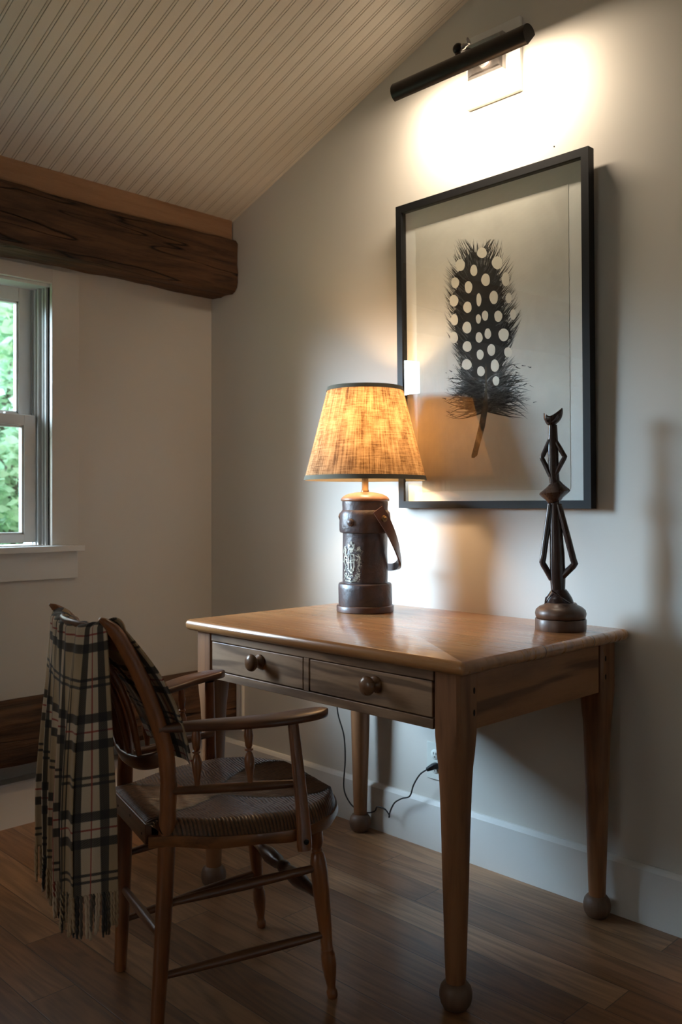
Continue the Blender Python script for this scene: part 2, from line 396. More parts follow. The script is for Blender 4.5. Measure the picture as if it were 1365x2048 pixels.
# jamb tracks: steps of the vinyl liner
steps = [(0.0, -0.012, 0.000), (-0.012, -0.020, -0.010), (-0.020, -0.030, -0.002), (-0.030, -0.038, -0.013), (-0.038, -0.047, -0.006), (-0.047, -0.060, -0.022), (-0.060, -0.066, -0.010), (-0.066, -0.082, -0.024), (-0.082, -0.088, -0.012), (-0.088, -0.160, -0.028)]
bx = [((b, WY1 + d, WZ0), (a, WY1 + 0.001, WZ1 + 0.011)) for a, b, d in steps] + [((b, WY0 - 0.001, WZ0), (a, WY0 - d, WZ1 + 0.011)) for a, b, d in steps]
wpart('window_frame', bx + [((-0.16, WY0, WZ1 - 0.012), (0, WY1, WZ1 + 0.011))], M_vinyl, bevel=0.0015)
def sash(x0, x1, z0, z1, stile, top, bot, name):
    y0, y1 = WY0 + 0.030, WY1 - 0.030
    s_ = wpart(name, [((x0, y1 - stile, z0), (x1, y1, z1)), ((x0, y0, z0), (x1, y0 + stile, z1)), ((x0, y0 + stile, z1 - top), (x1, y1 - stile, z1)), ((x0, y0 + stile, z0), (x1, y1 - stile, z0 + bot))], M_vinyl)
    b = 0.008
    q = wpart('glazing_bead', [((x0 + 0.004, y1 - stile - b, z0 + bot), (x1 - 0.006, y1 - stile, z1 - top)), ((x0 + 0.004, y0 + stile, z0 + bot), (x1 - 0.006, y0 + stile + b, z1 - top)), ((x0 + 0.004, y0 + stile, z1 - top - b), (x1 - 0.006, y1 - stile, z1 - top)), ((x0 + 0.004, y0 + stile, z0 + bot), (x1 - 0.006, y1 - stile, z0 + bot + b))], M_vinyl, s_)
    g = wpart('window_pane', [((x0 + 0.013, y0 + stile, z0 + bot), (x0 + 0.016, y1 - stile, z1 - top))], M_glass, s_, bevel=0)
sash(-0.085, -0.052, 1.002, 1.477, 0.044, 0.040, 0.030, 'lower_sash')
sash(-0.122, -0.089, 1.450, 1.955, 0.048, 0.052, 0.034, 'upper_sash')
wpart('sash_lock', [((-0.080, -0.885, 1.477), (-0.060, -0.845, 1.484))], M_vinyl)
# window_2 on the wall behind the camera
w2 = bpy.data.objects.new('window_2', None); COL.objects.link(w2); w2.location = (1.6, YF, 0.85); w2['kind'] = 'structure'
m = MB(); f = lambda x0, z0, x1, z1, a=-0.07, b=-0.03: m.box((x0 - 1.6, a, z0 - 0.85), (x1 - 1.6, b, z1 - 0.85))
f(0.9, 0.85, 2.3, 0.90); f(0.9, 2.0, 2.3, 2.05); f(0.9, 0.9, 0.95, 2.0); f(2.25, 0.9, 2.3, 2.0); f(1.58, 0.9, 1.62, 2.0); f(0.95, 1.43, 2.25, 1.47)
obj('window_frame', m, M_vinyl, w2, smooth=False)
m = MB(); m.box((0.9 - 1.6, -0.052, 0.02), (2.3 - 1.6, -0.049, 1.18)); obj('window_pane', m, M_glass, w2, smooth=False)

# ------------------------------------------------------------------ outside: lawn and trees beyond the window
t = NT('lawn_grass'); M_lawn = t.bsdf(t.mix(t.noise(t.tc(), 3, 5), (0.06, 0.14, 0.03), (0.14, 0.24, 0.07)), 0.9)
m = MB(); m.box((-60, -40, -0.6), (-0.17, 40, -0.5)); o = obj('lawn', m, M_lawn, smooth=False); o['kind'] = 'structure'
def leaf_mat(name, a, b):
    t = NT(name); c = t.mix(t.ramp(t.noise(t.tc(), 2.2, 4, 0.7), [(0.35, 0.0), (0.65, 1.0)]), a, b)
    d = t.n('ShaderNodeBsdfDiffuse', Color=c); tl = t.n('ShaderNodeBsdfTranslucent', Color=c)
    mx = t.n('ShaderNodeMixShader', i0=0.5, i1=d.outputs[0], i2=tl.outputs[0]); t.t.links.new(mx.outputs[0], t.out.inputs[0]); return t.m
M_leaf = [leaf_mat('leaf_green', (0.42, 0.62, 0.44), (0.68, 0.82, 0.64)), leaf_mat('leaf_blue_green', (0.34, 0.56, 0.45), (0.55, 0.76, 0.64))]
M_bark = plain('bark', (0.20, 0.17, 0.14), 0.9, bump=0.4)
def tree(loc, h, r, n, mat, label, seed, trunk_r=0.13):
    q = random.Random(seed); tr = thing('tree', label, 'tree', loc)
    m = MB(); pts = [Vector((0, 0, -0.5)), Vector((0.05, 0.03, h * 0.3)), Vector((-0.05, 0.06, h * 0.6)), Vector((0.04, 0, h * 0.85))]
    m.tube(pts, [trunk_r * 1.3, trunk_r, trunk_r * 0.7, trunk_r * 0.3], 10); 
    for k in range(7):
        a = q.uniform(0, 6.28); z = h * q.uniform(0.35, 0.7)
        m.tube([Vector((0, 0, z)), Vector((math.cos(a) * r * 0.4, math.sin(a) * r * 0.4, z + r * 0.35)), Vector((math.cos(a) * r * 0.75, math.sin(a) * r * 0.75, z + r * 0.5))], [trunk_r * 0.4, trunk_r * 0.25, 0.02], 6)
    obj('trunk', m, M_bark, tr)
    m = MB(); blobs = [(Vector((q.gauss(0, r * 0.45), q.gauss(0, r * 0.45), h * 0.55 + q.uniform(-0.5, 0.6) * h * 0.75)), r * q.uniform(0.28, 0.55)) for _ in range(34)]
    for k in range(n):
        c, br = q.choice(blobs); v = Vector((q.gauss(0, 1), q.gauss(0, 1), q.gauss(0, 1))).normalized() * br * q.uniform(0.6, 1.0)
        p = c + v; s_ = q.uniform(0.05, 0.10)
        a = Vector((q.gauss(0, 1), q.gauss(0, 1), q.gauss(0, 0.5))).normalized(); b = a.cross(Vector((q.gauss(0, 1), q.gauss(0, 1), q.gauss(0, 1)))).normalized() * 0.5
        m.face([m.b.verts.new(p - a * s_), m.b.verts.new(p + b * s_), m.b.verts.new(p + a * s_), m.b.verts.new(p - b * s_)])
    obj('foliage', m, mat, tr, smooth=False, fix=False)
tree((-6.6, 2.1, 0), 3.6, 0.95, 9000, M_leaf[0], 'leafy green tree nearest outside the double-hung window', 1)
tree((-12.0, 4.6, 0), 5.6, 1.5, 9000, M_leaf[1], 'blue green tree standing behind the nearest tree outside the window', 2)
tree((-7.4, 6.0, 0), 4.0, 0.95, 7000, M_leaf[0], 'green tree furthest right beyond the window, seen only from the side', 5)
tree((-7.6, -1.3, 0), 4.2, 0.90, 7000, M_leaf[1], 'green tree furthest left beyond the window, seen only from the side', 6)
tree((-17.0, 8.2, 0), 7.8, 2.2, 9000, M_leaf[0], 'tall far tree beyond the others outside the window', 4)

# ------------------------------------------------------------------ the desk
TOP = 0.798
M_top = None
def top_mat():
    t = NT('desk_top_pine'); o = t.tc(); x, y, z = t.sep(o)
    fine = t.noise(t.map(o, (2.4, 42, 20)), 1.4, 8, 0.65, 0.3)
    warp = t.noise(t.map(o, (0.8, 8, 4), (2, 5, 1)), 1.0, 3, 0.5, 0.6)
    ring = t.math('MULTIPLY_ADD', t.math('SINE', t.math('MULTIPLY', warp, 34.0)), 0.5, 0.5)
    f = t.math('ADD', t.math('MULTIPLY', fine, 0.8), t.math('MULTIPLY', ring, 0.2))
    col = t.mix(t.ramp(f, [(0.3, 0.0), (0.75, 1.0)]), (0.50, 0.245, 0.095), (0.27, 0.115, 0.042))
    blot = t.ramp(t.noise(t.map(o, (1.2, 3.0, 1)), 2.0, 4, 0.6), [(0.4, 0.0), (0.68, 1.0)])
    col = t.mix(t.math('MULTIPLY', blot, 0.45), col, (0.30, 0.115, 0.035))
    # plank seams
    def seam(y0, w=0.0016):
        d = t.math('ABSOLUTE', t.math('SUBTRACT', t.math('ADD', y, t.math('MULTIPLY', x, 0.006)), y0)); return t.ramp(d, [(0.0, 1.0), (w, 0.0)])
    s_ = t.math('MAXIMUM', seam(-0.043), seam(0.19, 0.001))
    col = t.mix(s_, col, (0.05, 0.02, 0.01))
    # pale drink ring and dents
    dx = t.math('ADD', x, 0.110); dy = t.math('ADD', y, 0.086)
    d = t.math('SQRT', t.math('ADD', t.math('MULTIPLY', dx, dx), t.math('MULTIPLY', dy, dy)))
    ringm = t.ramp(t.math('ABSOLUTE', t.math('SUBTRACT', d, 0.034)), [(0.0, 1.0), (0.004, 0.0)])
    part = t.ramp(t.noise(o, 14, 2), [(0.42, 0.0), (0.55, 1.0)])
    col = t.mix(t.math('MULTIPLY', t.math('MULTIPLY', ringm, part), 0.7), col, (0.75, 0.55, 0.38))
    sp = t.n('ShaderNodeTexVoronoi', Vector=t.map(o, (1, 2.2, 1)), Scale=9.0).outputs['Distance']
    col = t.mix(t.math('MULTIPLY', t.ramp(sp, [(0.03, 1.0), (0.07, 0.0)]), 0.7), col, (0.09, 0.035, 0.015))
    r = t.math('MULTIPLY_ADD', fine, 0.18, 0.20)
    return t.bsdf(col, r, t.bump(t.math('SUBTRACT', fine, t.math('MULTIPLY', s_, 2.0)), 0.12, 0.0015), coat=0.5)
M_top = top_mat()
M_pine_x = wood('desk_pine_front', (0.38, 0.235, 0.14), (0.19, 0.105, 0.058), 0, 0.5, 0.05, 0.8, 0.9, (0.06, 0.03, 0.015), 0.45, bands=30, knots=0.8)
M_pine_y = wood('desk_pine_side', (0.32, 0.135, 0.050), (0.14, 0.052, 0.018), 1, 0.48, 0.05, 0.8, 0.9, (0.09, 0.035, 0.015), 0.5, bands=30, knots=0.8)
M_pine_z = wood('desk_pine_leg', (0.28, 0.118, 0.046), (0.125, 0.046, 0.017), 2, 0.5, 0.05, 0.9, 0.35, (0.09, 0.035, 0.015), 0.6)
M_hole = plain('dark_hole', (0.012, 0.007, 0.004), 0.9)
DX, DY = 1.411, -0.380
M_foot = wood('desk_foot_wood', (0.16, 0.088, 0.052), (0.07, 0.038, 0.024), 2, 0.5, 0.05, 0.9, 0.2, (0.04, 0.022, 0.015), 0.6)
desk = thing('writing_desk', 'old pine writing desk with two knobbed drawers standing against the picture wall', 'desk', (DX, DY, 0))
# top: slab with rounded nosing
def slab(x0, x1, y0, y1, z0, z1, r):
    m = MB(); rs = []; n = 9; zc = (z0 + z1) / 2; h = (z1 - z0) / 2
    cr = 0.012
    def outline(ins):
        pts = []
        for (cx, cy, a0) in ((x1 - cr, y1 - cr, 0), (x0 + cr, y1 - cr, 90), (x0 + cr, y0 + cr, 180), (x1 - cr, y0 + cr, 270)):
            for k in range(5):
                a = math.radians(a0 + k * 22.5); pts.append(Vector((cx + (cr - ins) * math.cos(a), cy + (cr - ins) * math.sin(a), 0)))
        return pts
    rs.append([p + Vector((0, 0, z0)) for p in outline(0.011)])
    for k in range(n):
        a = -70 + 145 * k / (n - 1)
        ins = 0.011 * (1 - math.cos(math.radians(a))) * 1.2
        rs.append([p + Vector((0, 0, zc + h * math.sin(math.radians(a)) * 0.99)) for p in outline(min(0.0115, ins))])
    rs.append([p + Vector((0, 0, z1)) for p in outline(0.0118)])
    return m.rings(rs)
obj('desk_top', slab(0.889 - DX, 1.934 - DX, -0.758 - DY, -0.003 - DY, TOP - 0.031, TOP, 0.01), M_top, desk, ang=50)
LX, LY = 0.4565, 0.317
prof_leg = [(0.0, 0.0), (0.030, 0.0), (0.0345, 0.010), (0.0375, 0.028), (0.0365, 0.046), (0.031, 0.060), (0.0245, 0.066), (0.0228, 0.072)]
def leg_mb(sx, sy):
    m = MB(); cx, cy = sx * LX, sy * LY; n = 32; rs = []
    tw = [(0.058, 0.0228, 1.0), (0.066, 0.0230, 1.0), (0.15, 0.0260, 1), (0.30, 0.0305, 1), (0.40, 0.0330, 1), (0.50, 0.0362, 0.97), (0.545, 0.0375, 0.85), (0.575, 0.0385, 0.62), (0.60, 0.0378, 0.35), (0.62, 0.0372, 0.12), (0.64, 0.0370, 0.06), (0.767, 0.0370, 0.06)]
    for z, h, ro in tw:
        ring = []
        for k in range(n):
            a = 2 * math.pi * (k + 0.5) / n; c, s_ = math.cos(a), math.sin(a); q = max(abs(c), abs(s_))
            sqx, sqy = c / q * h, s_ / q * h
            ring.append((cx + sqx * (1 - ro) + c * h * ro, cy + sqy * (1 - ro) + s_ * h * ro, z))
        rs.append(ring)
    return m.rings([[Vector(p) for p in r] for r in rs])
for sx, sy in ((1, -1), (-1, -1), (1, 1), (-1, 1)):
    lg = obj('leg', leg_mb(sx, sy), M_pine_z, desk, ang=40)
    m = MB(); m.lathe([(0.020, 0.0), (0.027, 0.003), (0.0345, 0.014), (0.0375, 0.027), (0.0375, 0.037), (0.0345, 0.049), (0.028, 0.058), (0.0225, 0.061)], (sx * LX, sy * LY, 0), n=36)
    bf_ = obj('ball_foot', m, M_foot, lg, ang=50); bf_['label'] = 'worn greyish ball foot'
    if sx > 0:
        for zz in (0.722, 0.672):
            m = MB(); m.tube([(sx * LX + 0.0364, sy * LY + 0.020 * (1 if sy < 0 else -1), zz), (sx * LX + 0.0374, sy * LY + 0.020 * (1 if sy < 0 else -1), zz)], 1, 10, sq=[(0.0075, 0.0035, 0.9)] * 2, up=(0, 0, 1))
            obj('peg_hole', m, M_hole, lg, smooth=False)
Yf = -LY - 0.0355
def dbox(name, lo, hi, mat, parent=desk, bevel=0.0015): m = MB(); m.box(lo, hi); return obj(name, m, mat, parent, smooth=False, bevel=bevel)
xl, xr = -LX + 0.037, LX - 0.037
X = lambda x: x - DX
dbox('front_rail', (xl, Yf, 0.742), (xr, Yf + 0.03, 0.767), M_pine_x)
dbox('front_rail', (xl, Yf, 0.631), (xr, Yf + 0.03, 0.6545), M_pine_x)
dbox('drawer_divider', (X(1.394), Yf, 0.6545), (X(1.414), Yf + 0.03, 0.742), M_pine_x)
M_knob = wood('knob_wood', (0.20, 0.095, 0.045), (0.09, 0.04, 0.018), 1, 0.3, 0.3, 0.8, 0.3)
for x0, x1, kx in ((0.9925, 1.3925, 1.215), (1.4165, 1.829, 1.652)):
    m = MB(); m.box((X(x0) + 0.002, Yf + 0.0005, 0.6575), (X(x1) - 0.002, Yf + 0.02, 0.7395)); 
    dr = obj('drawer', m, M_pine_x, desk, smooth=False, bevel=0.0018)
    dbox('drawer_box', (X(x0) + 0.01, Yf + 0.02, 0.660), (X(x1) - 0.01, 0.25, 0.735), M_hole, dr, 0)
    m = MB(); m.lathe([(0.006, 0.004), (0.0215, 0.002), (0.0215, -0.001)][:1] + [(0.020, 0.0), (0.0205, 0.003), (0.018, 0.006), (0.010, 0.010), (0.0095, 0.016), (0.016, 0.021), (0.0225, 0.027), (0.0240, 0.032), (0.0215, 0.038), (0.013, 0.0425), (0.0, 0.044)], (X(kx), Yf + 0.0005, 0.7085), (0, -1, 0), 28, cap=False)
    obj('knob', m, M_knob, dr, ang=60)
dbox('side_apron', (LX + 0.011, -LY + 0.035, 0.633), (LX + 0.033, LY - 0.050, 0.767), M_pine_y)
dbox('side_apron', (-LX - 0.033, -LY + 0.035, 0.633), (-LX - 0.011, LY - 0.035, 0.767), M_pine_y)
dbox('back_apron', (xl, LY + 0.008, 0.633), (xr, LY + 0.030, 0.767), M_pine_x)
dbox('desk_bottom', (xl, Yf + 0.03, 0.645), (xr, LY, 0.652), M_pine_x)

# ------------------------------------------------------------------ table lamp
LPX, LPY = 1.130, -0.222
lamp = thing('table_lamp', 'lit table lamp with burlap cone shade on a dark leather cylinder base', 'lamp', (LPX, LPY, TOP))
def leather(name, a, b, bump=0.5):
    t = NT(name); o = t.tc(); f = t.noise(o, 14, 6, 0.65, 0.6); g = t.noise(o, 90, 4, 0.6)
    return t.bsdf(t.mix(t.ramp(f, [(0.35, 0.0), (0.68, 1.0)]), a, b), t.math('MULTIPLY_ADD', g, 0.25, 0.27), t.bump(t.math('ADD', f, t.math('MULTIPLY', g, 0.25)), bump, 0.004), coat=0.1)
M_lea = leather('old_leather', (0.085, 0.048, 0.040), (0.028, 0.019, 0.020), 0.9)
M_lea2 = leather('strap_leather', (0.115, 0.048, 0.030), (0.060, 0.026, 0.017), 0.25)
M_lid = leather('lid_leather', (0.30, 0.14, 0.075), (0.20, 0.09, 0.05), 0.15)
M_brass = plain('aged_brass', (0.30, 0.19, 0.10), 0.35, 1.0, var=0.2)
def lat(name, prof, mat, n=64, **kw):
    m = MB(); m.lathe(prof, n=n); return obj(name, m, mat, lamp, **kw)
lat('base_ring', [(0.090, 0), (0.0928, 0.002), (0.0930, 0.018), (0.091, 0.021), (0.085, 0.022)], M_lea2, ang=50)
def lumpy(prof, amp, seed, n=72):
    m = MB(); rs = []
    for r, z in prof:
        rs.append([Vector(((r + amp * mnoise.noise(Vector((math.cos(a) * 1.6 + seed, math.sin(a) * 1.6, z * 16)))) * math.cos(a), (r + amp * mnoise.noise(Vector((math.cos(a) * 1.6 + seed, math.sin(a) * 1.6, z * 16 + 4)))) * math.sin(a), z)) for a in [2 * math.pi * k / n for k in range(n)]])
    return m.rings(rs)
obj('lower_band', lumpy([(0.086, 0.020), (0.0875, 0.028), (0.0872, 0.05), (0.0868, 0.075), (0.0862, 0.088), (0.083, 0.092), (0.072, 0.0925)], 0.0025, 1), M_lea, lamp, ang=50)
obj('lamp_body', lumpy([(0.0725, 0.085)] + [(0.073 - 0.0006 * k / 10, 0.09 + 0.0175 * k) for k in range(1, 11)], 0.002, 5), M_lea, lamp, ang=50)
obj('upper_band', lumpy([(0.072, 0.2525), (0.081, 0.255), (0.083, 0.262), (0.083, 0.285), (0.0825, 0.308), (0.081, 0.318), (0.074, 0.327)], 0.002, 9), M_lea, lamp, ang=50)
obj('neck', lumpy([(0.074, 0.322), (0.0735, 0.335), (0.0745, 0.345), (0.0735, 0.358)], 0.0012, 12), M_lea, lamp, ang=50)
lat('lid', [(0.070, 0.354), (0.0775, 0.356), (0.079, 0.360), (0.0775, 0.3645), (0.070, 0.372), (0.055, 0.379), (0.030, 0.384), (0.012, 0.386), (0.012, 0.389)], M_lid, ang=60)
lat('stem', [(0.0125, 0.386), (0.0125, 0.391), (0.0108, 0.393), (0.0108, 0.442), (0.0125, 0.444), (0.0118, 0.450), (0.006, 0.458), (0.006, 0.50), (0.016, 0.505), (0.017, 0.545), (0.0, 0.546)], M_brass, n=24, ang=50)
# camera-facing frame of the lamp: ev towards the viewer side, er to the right of it
ev = (Vector((CAM.x - LPX, CAM.y - LPY, 0))).normalized(); er = Vector((-ev.y, ev.x, 0))
def lp(a, b, z): return er * a + ev * b + Vector((0, 0, z))
# strap handle
sp = spline([(0.040, 0.086, 0.330), (0.057, 0.078, 0.302), (0.074, 0.068, 0.272), (0.092, 0.052, 0.232), (0.106, 0.028, 0.192), (0.112, -0.004, 0.162), (0.104, -0.046, 0.143), (0.076, -0.082, 0.137), (0.030, -0.103, 0.150), (-0.020, -0.106, 0.185), (-0.056, -0.082, 0.235), (-0.074, -0.050, 0.286), (-0.0835, -0.030, 0.312)], 6)
pts = [lp(*p) for p in sp]; m = MB(); rs = []
for i, p in enumerate(pts):
    tt = (pts[min(i + 1, len(pts) - 1)] - pts[max(i - 1, 0)]).normalized()
    outw = Vector((p.x, p.y, 0)).normalized(); wv = tt.cross(outw).normalized(); ow = wv.cross(tt).normalized()
    k = i / (len(pts) - 1)
    hw = lerp([(0, 0.019), (0.12, 0.0205), (0.3, 0.019), (0.42, 0.016), (0.5, 0.012), (0.7, 0.012), (1, 0.010)], k); th = lerp([(0, 0.0016), (0.35, 0.0022), (0.45, 0.005), (0.6, 0.005), (0.75, 0.002), (1, 0.0016)], k)
    rs.append([p + wv * hw * a + ow * th * b for a, b in ((1, 1), (0.6, 1.3), (0, 1.5), (-0.6, 1.3), (-1, 1), (-1, -1), (-0.6, -1), (0, -1), (0.6, -1), (1, -1))])
m.rings(rs); hd = obj('strap_handle', m, M_lea2, lamp, ang=50)
rc = lp(0.060, 0.080, 0.300); rn = lp(0.62, 0.78, 0.15).normalized()
m = MB(); m.lathe([(0.0105, -0.004), (0.0105, 0.002), (0.009, 0.003), (0.0055, 0.004), (0.0062, 0.008), (0.004, 0.011), (0.0, 0.012)], rc, rn, 20, cap=False); obj('rivet', m, M_brass, hd, ang=50)
# lump boss on the upper band
m = MB(); bc = lp(-0.047, 0.069, 0.288); m.lathe([(0.013, -0.002), (0.012, 0.002), (0.008, 0.005), (0.003, 0.007), (0, 0.0072)], bc, lp(-0.55, 0.82, 0.1), 20, cap=False); obj('leather_boss', m, M_lea, lamp, ang=70)
# faded painted crest on the body, shapes laid on the cylinder
M_crest = plain('crest_paint', (0.62, 0.55, 0.42), 0.45, 0.25, var=0.5, scale=60)
m = MB(); R0 = 0.0752
th0 = math.atan2(ev.y, ev.x)
def cyl(u, z, r=R0):                     # u = arc length to the right of the viewer axis
    a = th0 + u / 0.073; return Vector((r * math.cos(a), r * math.sin(a), z))
def stroke(pl, w, jitter=0.0):
    for (a, b) in zip(pl, pl[1:]):
        dx, dz = b[0] - a[0], b[1] - a[1]; L = math.hypot(dx, dz) or 1; nx, nz = -dz / L * w, dx / L * w
        if rnd.random() < jitter: continue
        m.face([m.b.verts.new(cyl(a[0] + nx, a[1] + nz)), m.b.verts.new(cyl(b[0] + nx, b[1] + nz)), m.b.verts.new(cyl(b[0] - nx, b[1] - nz)), m.b.verts.new(cyl(a[0] - nx, a[1] - nz))])
def curl(cx, cz, r, a0, turns, w, shrink=0.35, n=16, jit=0.1):
    stroke([(cx + r * (1 - (1 - shrink) * k / n) * math.cos(a0 + turns * 6.283 * k / n), cz + r * (1 - (1 - shrink) * k / n) * math.sin(a0 + turns * 6.283 * k / n)) for k in range(n + 1)], w, jit)
cxx = -0.047
stroke([(cxx - 0.011, 0.186), (cxx - 0.011, 0.150), (cxx - 0.008, 0.136), (cxx, 0.126), (cxx + 0.008, 0.136), (cxx + 0.011, 0.150), (cxx + 0.011, 0.186), (cxx - 0.011, 0.186)], 0.0014)
stroke([(cxx, 0.186), (cxx, 0.128)], 0.001); stroke([(cxx - 0.011, 0.160), (cxx + 0.011, 0.160)], 0.001)
stroke([(cxx - 0.010, 0.206), (cxx - 0.012, 0.220), (cxx - 0.006, 0.212), (cxx, 0.228), (cxx + 0.006, 0.212), (cxx + 0.012, 0.220), (cxx + 0.010, 0.206), (cxx - 0.010, 0.206)], 0.0014)
stroke([(cxx - 0.009, 0.202), (cxx + 0.009, 0.202)], 0.001); curl(cxx, 0.194, 0.005, 0, 1, 0.001)
for s_ in (-1, 1):
    c = cxx + s_ * 0.026
    stroke([(c + s_ * 0.004, 0.206), (c - s_ * 0.004, 0.200), (c - s_ * 0.002, 0.188), (c + s_ * 0.005, 0.176), (c + s_ * 0.004, 0.160), (c - s_ * 0.003, 0.146), (c + s_ * 0.004, 0.132)], 0.0022, 0.05)
    curl(c + s_ * 0.002, 0.203, 0.0075, 1.0, 1.2, 0.0012); curl(c + s_ * 0.010, 0.196, 0.006, 2.0, 1.3, 0.001); curl(c + s_ * 0.011, 0.165, 0.006, 3.0, 1.4, 0.0009)
    stroke([(c, 0.178), (c - s_ * 0.010, 0.184)], 0.0012); stroke([(c, 0.170), (c - s_ * 0.009, 0.168)], 0.0012)
    curl(cxx + s_ * 0.024, 0.122, 0.007, 3.1, 0.9, 0.0016)
stroke([(cxx - 0.030, 0.120), (cxx - 0.018, 0.112), (cxx, 0.108), (cxx + 0.018, 0.112), (cxx + 0.032, 0.120)], 0.0026, 0.1)
stroke([(cxx - 0.020, 0.102), (cxx, 0.099), (cxx + 0.020, 0.104)], 0.0012, 0.2)
for k in range(120):
    a, z = cxx + rnd.uniform(-0.036, 0.036), rnd.uniform(0.102, 0.205)
    curl(a, z, rnd.uniform(0.0015, 0.004), rnd.uniform(0, 6), rnd.uniform(0.4, 1.1), 0.0008, n=7)
obj('painted_crest', m, M_crest, lamp, smooth=False, fix=False)
# shade
ZB, ZT, RB, RT = 0.424, 0.722, 0.197, 0.121
def shade_mat():
    t = NT('burlap_shade'); o = t.tc(); x, y, z = t.sep(o)
    ang = t.math('ARCTAN2', y, x)
    vv = t.comb(t.math('MULTIPLY', ang, 1.0), z, 0.0)
    va = t.noise(t.map(vv, (55, 5, 1)), 1.0, 5, 0.75); vb = t.noise(t.map(vv, (3.0, 230, 1)), 1.0, 5, 0.75)
    blot = t.noise(t.map(vv, (5, 14, 1)), 1.0, 4, 0.6)
    slub = t.noise(t.map(vv, (30, 9, 1), (5, 3, 0)), 1.0, 2, 0.5)
    f = t.math('ADD', t.math('ADD', t.math('MULTIPLY', va, 0.42), t.math('MULTIPLY', vb, 0.33)), t.math('MULTIPLY', blot, 0.30))
    d = t.ramp(f, [(0.42, (0.80, 0.62, 0.40)), (0.52, (0.50, 0.34, 0.19)), (0.60, (0.15, 0.08, 0.035))])
    d = t.mix(t.ramp(slub, [(0.62, 0.0), (0.70, 0.6)]), d, (0.12, 0.05, 0.015))
    df = t.n('ShaderNodeBsdfDiffuse', Color=t.mix(0.35, d, (0.45, 0.33, 0.22))); tl = t.n('ShaderNodeBsdfTranslucent', Color=d)
    mx = t.n('ShaderNodeMixShader', i0=0.52, i1=df.outputs[0], i2=tl.outputs[0]); t.t.links.new(mx.outputs[0], t.out.inputs[0]); return t.m
M_shade = shade_mat()
t = NT('shade_lining'); df = t.n('ShaderNodeBsdfDiffuse', Color=(0.9, 0.84, 0.72, 1)); tl = t.n('ShaderNodeBsdfTranslucent', Color=(0.9, 0.80, 0.62, 1))
mx = t.n('ShaderNodeMixShader', i0=0.45, i1=df.outputs[0], i2=tl.outputs[0]); t.t.links.new(mx.outputs[0], t.out.inputs[0]); M_lining = t.m
def cone(r0, z0, r1, z1, n=96, k=6):
    m = MB(); m.rings([[Vector(((r0 + (r1 - r0) * j / k) * math.cos(2 * math.pi * i / n), (r0 + (r1 - r0) * j / k) * math.sin(2 * math.pi * i / n), z0 + (z1 - z0) * j / k)) for i in range(n)] for j in range(k + 1)], cap=False); return m
sh = obj('lamp_shade', cone(RB, ZB, RT, ZT), M_shade, lamp, ang=80)
obj('shade_lining', cone(RB - 0.0015, ZB, RT - 0.0015, ZT), M_lining, sh, ang=80)
M_tape = plain('trim_tape', (0.17, 0.145, 0.10), 0.85, var=0.1, bump=0.3)
sl_ = (RT - RB) / (ZT - ZB)
for z0, z1, r in ((ZB - 0.001, ZB + 0.013, RB), (ZT - 0.012, ZT + 0.001, RT)):
    m = MB(); r0 = RB + sl_ * (z0 - ZB) ; r1 = RB + sl_ * (z1 - ZB)
    m.rings([[Vector((rr * math.cos(2 * math.pi * i / 96), rr * math.sin(2 * math.pi * i / 96), zz)) for i in range(96)] for rr, zz in ((r0 - 0.003, z0), (r0 + 0.0018, z0), (r1 + 0.0018, z1), (r1 - 0.003, z1))], cap=False, closed=True)
    obj('shade_trim', m, M_tape, sh, ang=50)
m = MB()
for k in range(3):
    a = k * 2.094 + 0.4; m.tube([Vector((0, 0, 0.695)), Vector((RT * 0.98 * math.cos(a), RT * 0.98 * math.sin(a), 0.712))], 0.0018, 6)
m.lathe([(0.010, 0.69), (0.010, 0.70), (0.004, 0.712), (0.0, 0.713)], n=16)
m.tube([Vector((0.0, 0.0, 0.46)), Vector((0.045, 0, 0.52)), Vector((0.055, 0, 0.60)), Vector((0.03, 0, 0.67)), Vector((0, 0, 0.695))], 0.0015, 6)
m.tube([Vector((0.0, 0.0, 0.46)), Vector((-0.045, 0, 0.52)), Vector((-0.055, 0, 0.60)), Vector((-0.03, 0, 0.67)), Vector((0, 0, 0.695))], 0.0015, 6)
obj('shade_harp', m, M_brass, lamp)
def emit(name, color, s_):
    t = NT(name); e = t.n('ShaderNodeEmission', Color=(*color, 1), Strength=s_); t.t.links.new(e.outputs[0], t.out.inputs[0]); return t.m
m = MB(); m.lathe([(0.012, 0.546), (0.013, 0.556), (0.024, 0.580), (0.030, 0.602), (0.026, 0.622), (0.014, 0.634), (0.0, 0.637)], n=24, cap=False)
bu = obj('light_bulb', m, emit('bulb_glow', WARM2, 14.0), lamp, ang=80)
bl = bpy.data.lights.new('bulb_light', 'POINT'); bl.energy = BULB_W; bl.color = WARM2; bl.shadow_soft_size = 0.028
blo = bpy.data.objects.new('bulb_light', bl); COL.objects.link(blo); blo.parent = lamp; blo.location = (0, 0, 0.602); bu.visible_shadow = True
bu.hide_render = False
# the point light sits inside the bulb, so the glass must let it pass
bm_ = bu.data.materials[0].node_tree
t_ = bm_.nodes.new('ShaderNodeBsdfTransparent'); a_ = bm_.nodes.new('ShaderNodeAddShader')
e_ = [q for q in bm_.nodes if q.type == 'EMISSION'][0]; o_ = [q for q in bm_.nodes if q.type == 'OUTPUT_MATERIAL'][0]
bm_.links.new(e_.outputs[0], a_.inputs[0]); bm_.links.new(t_.outputs[0], a_.inputs[1]); bm_.links.new(a_.outputs[0], o_.inputs[0])
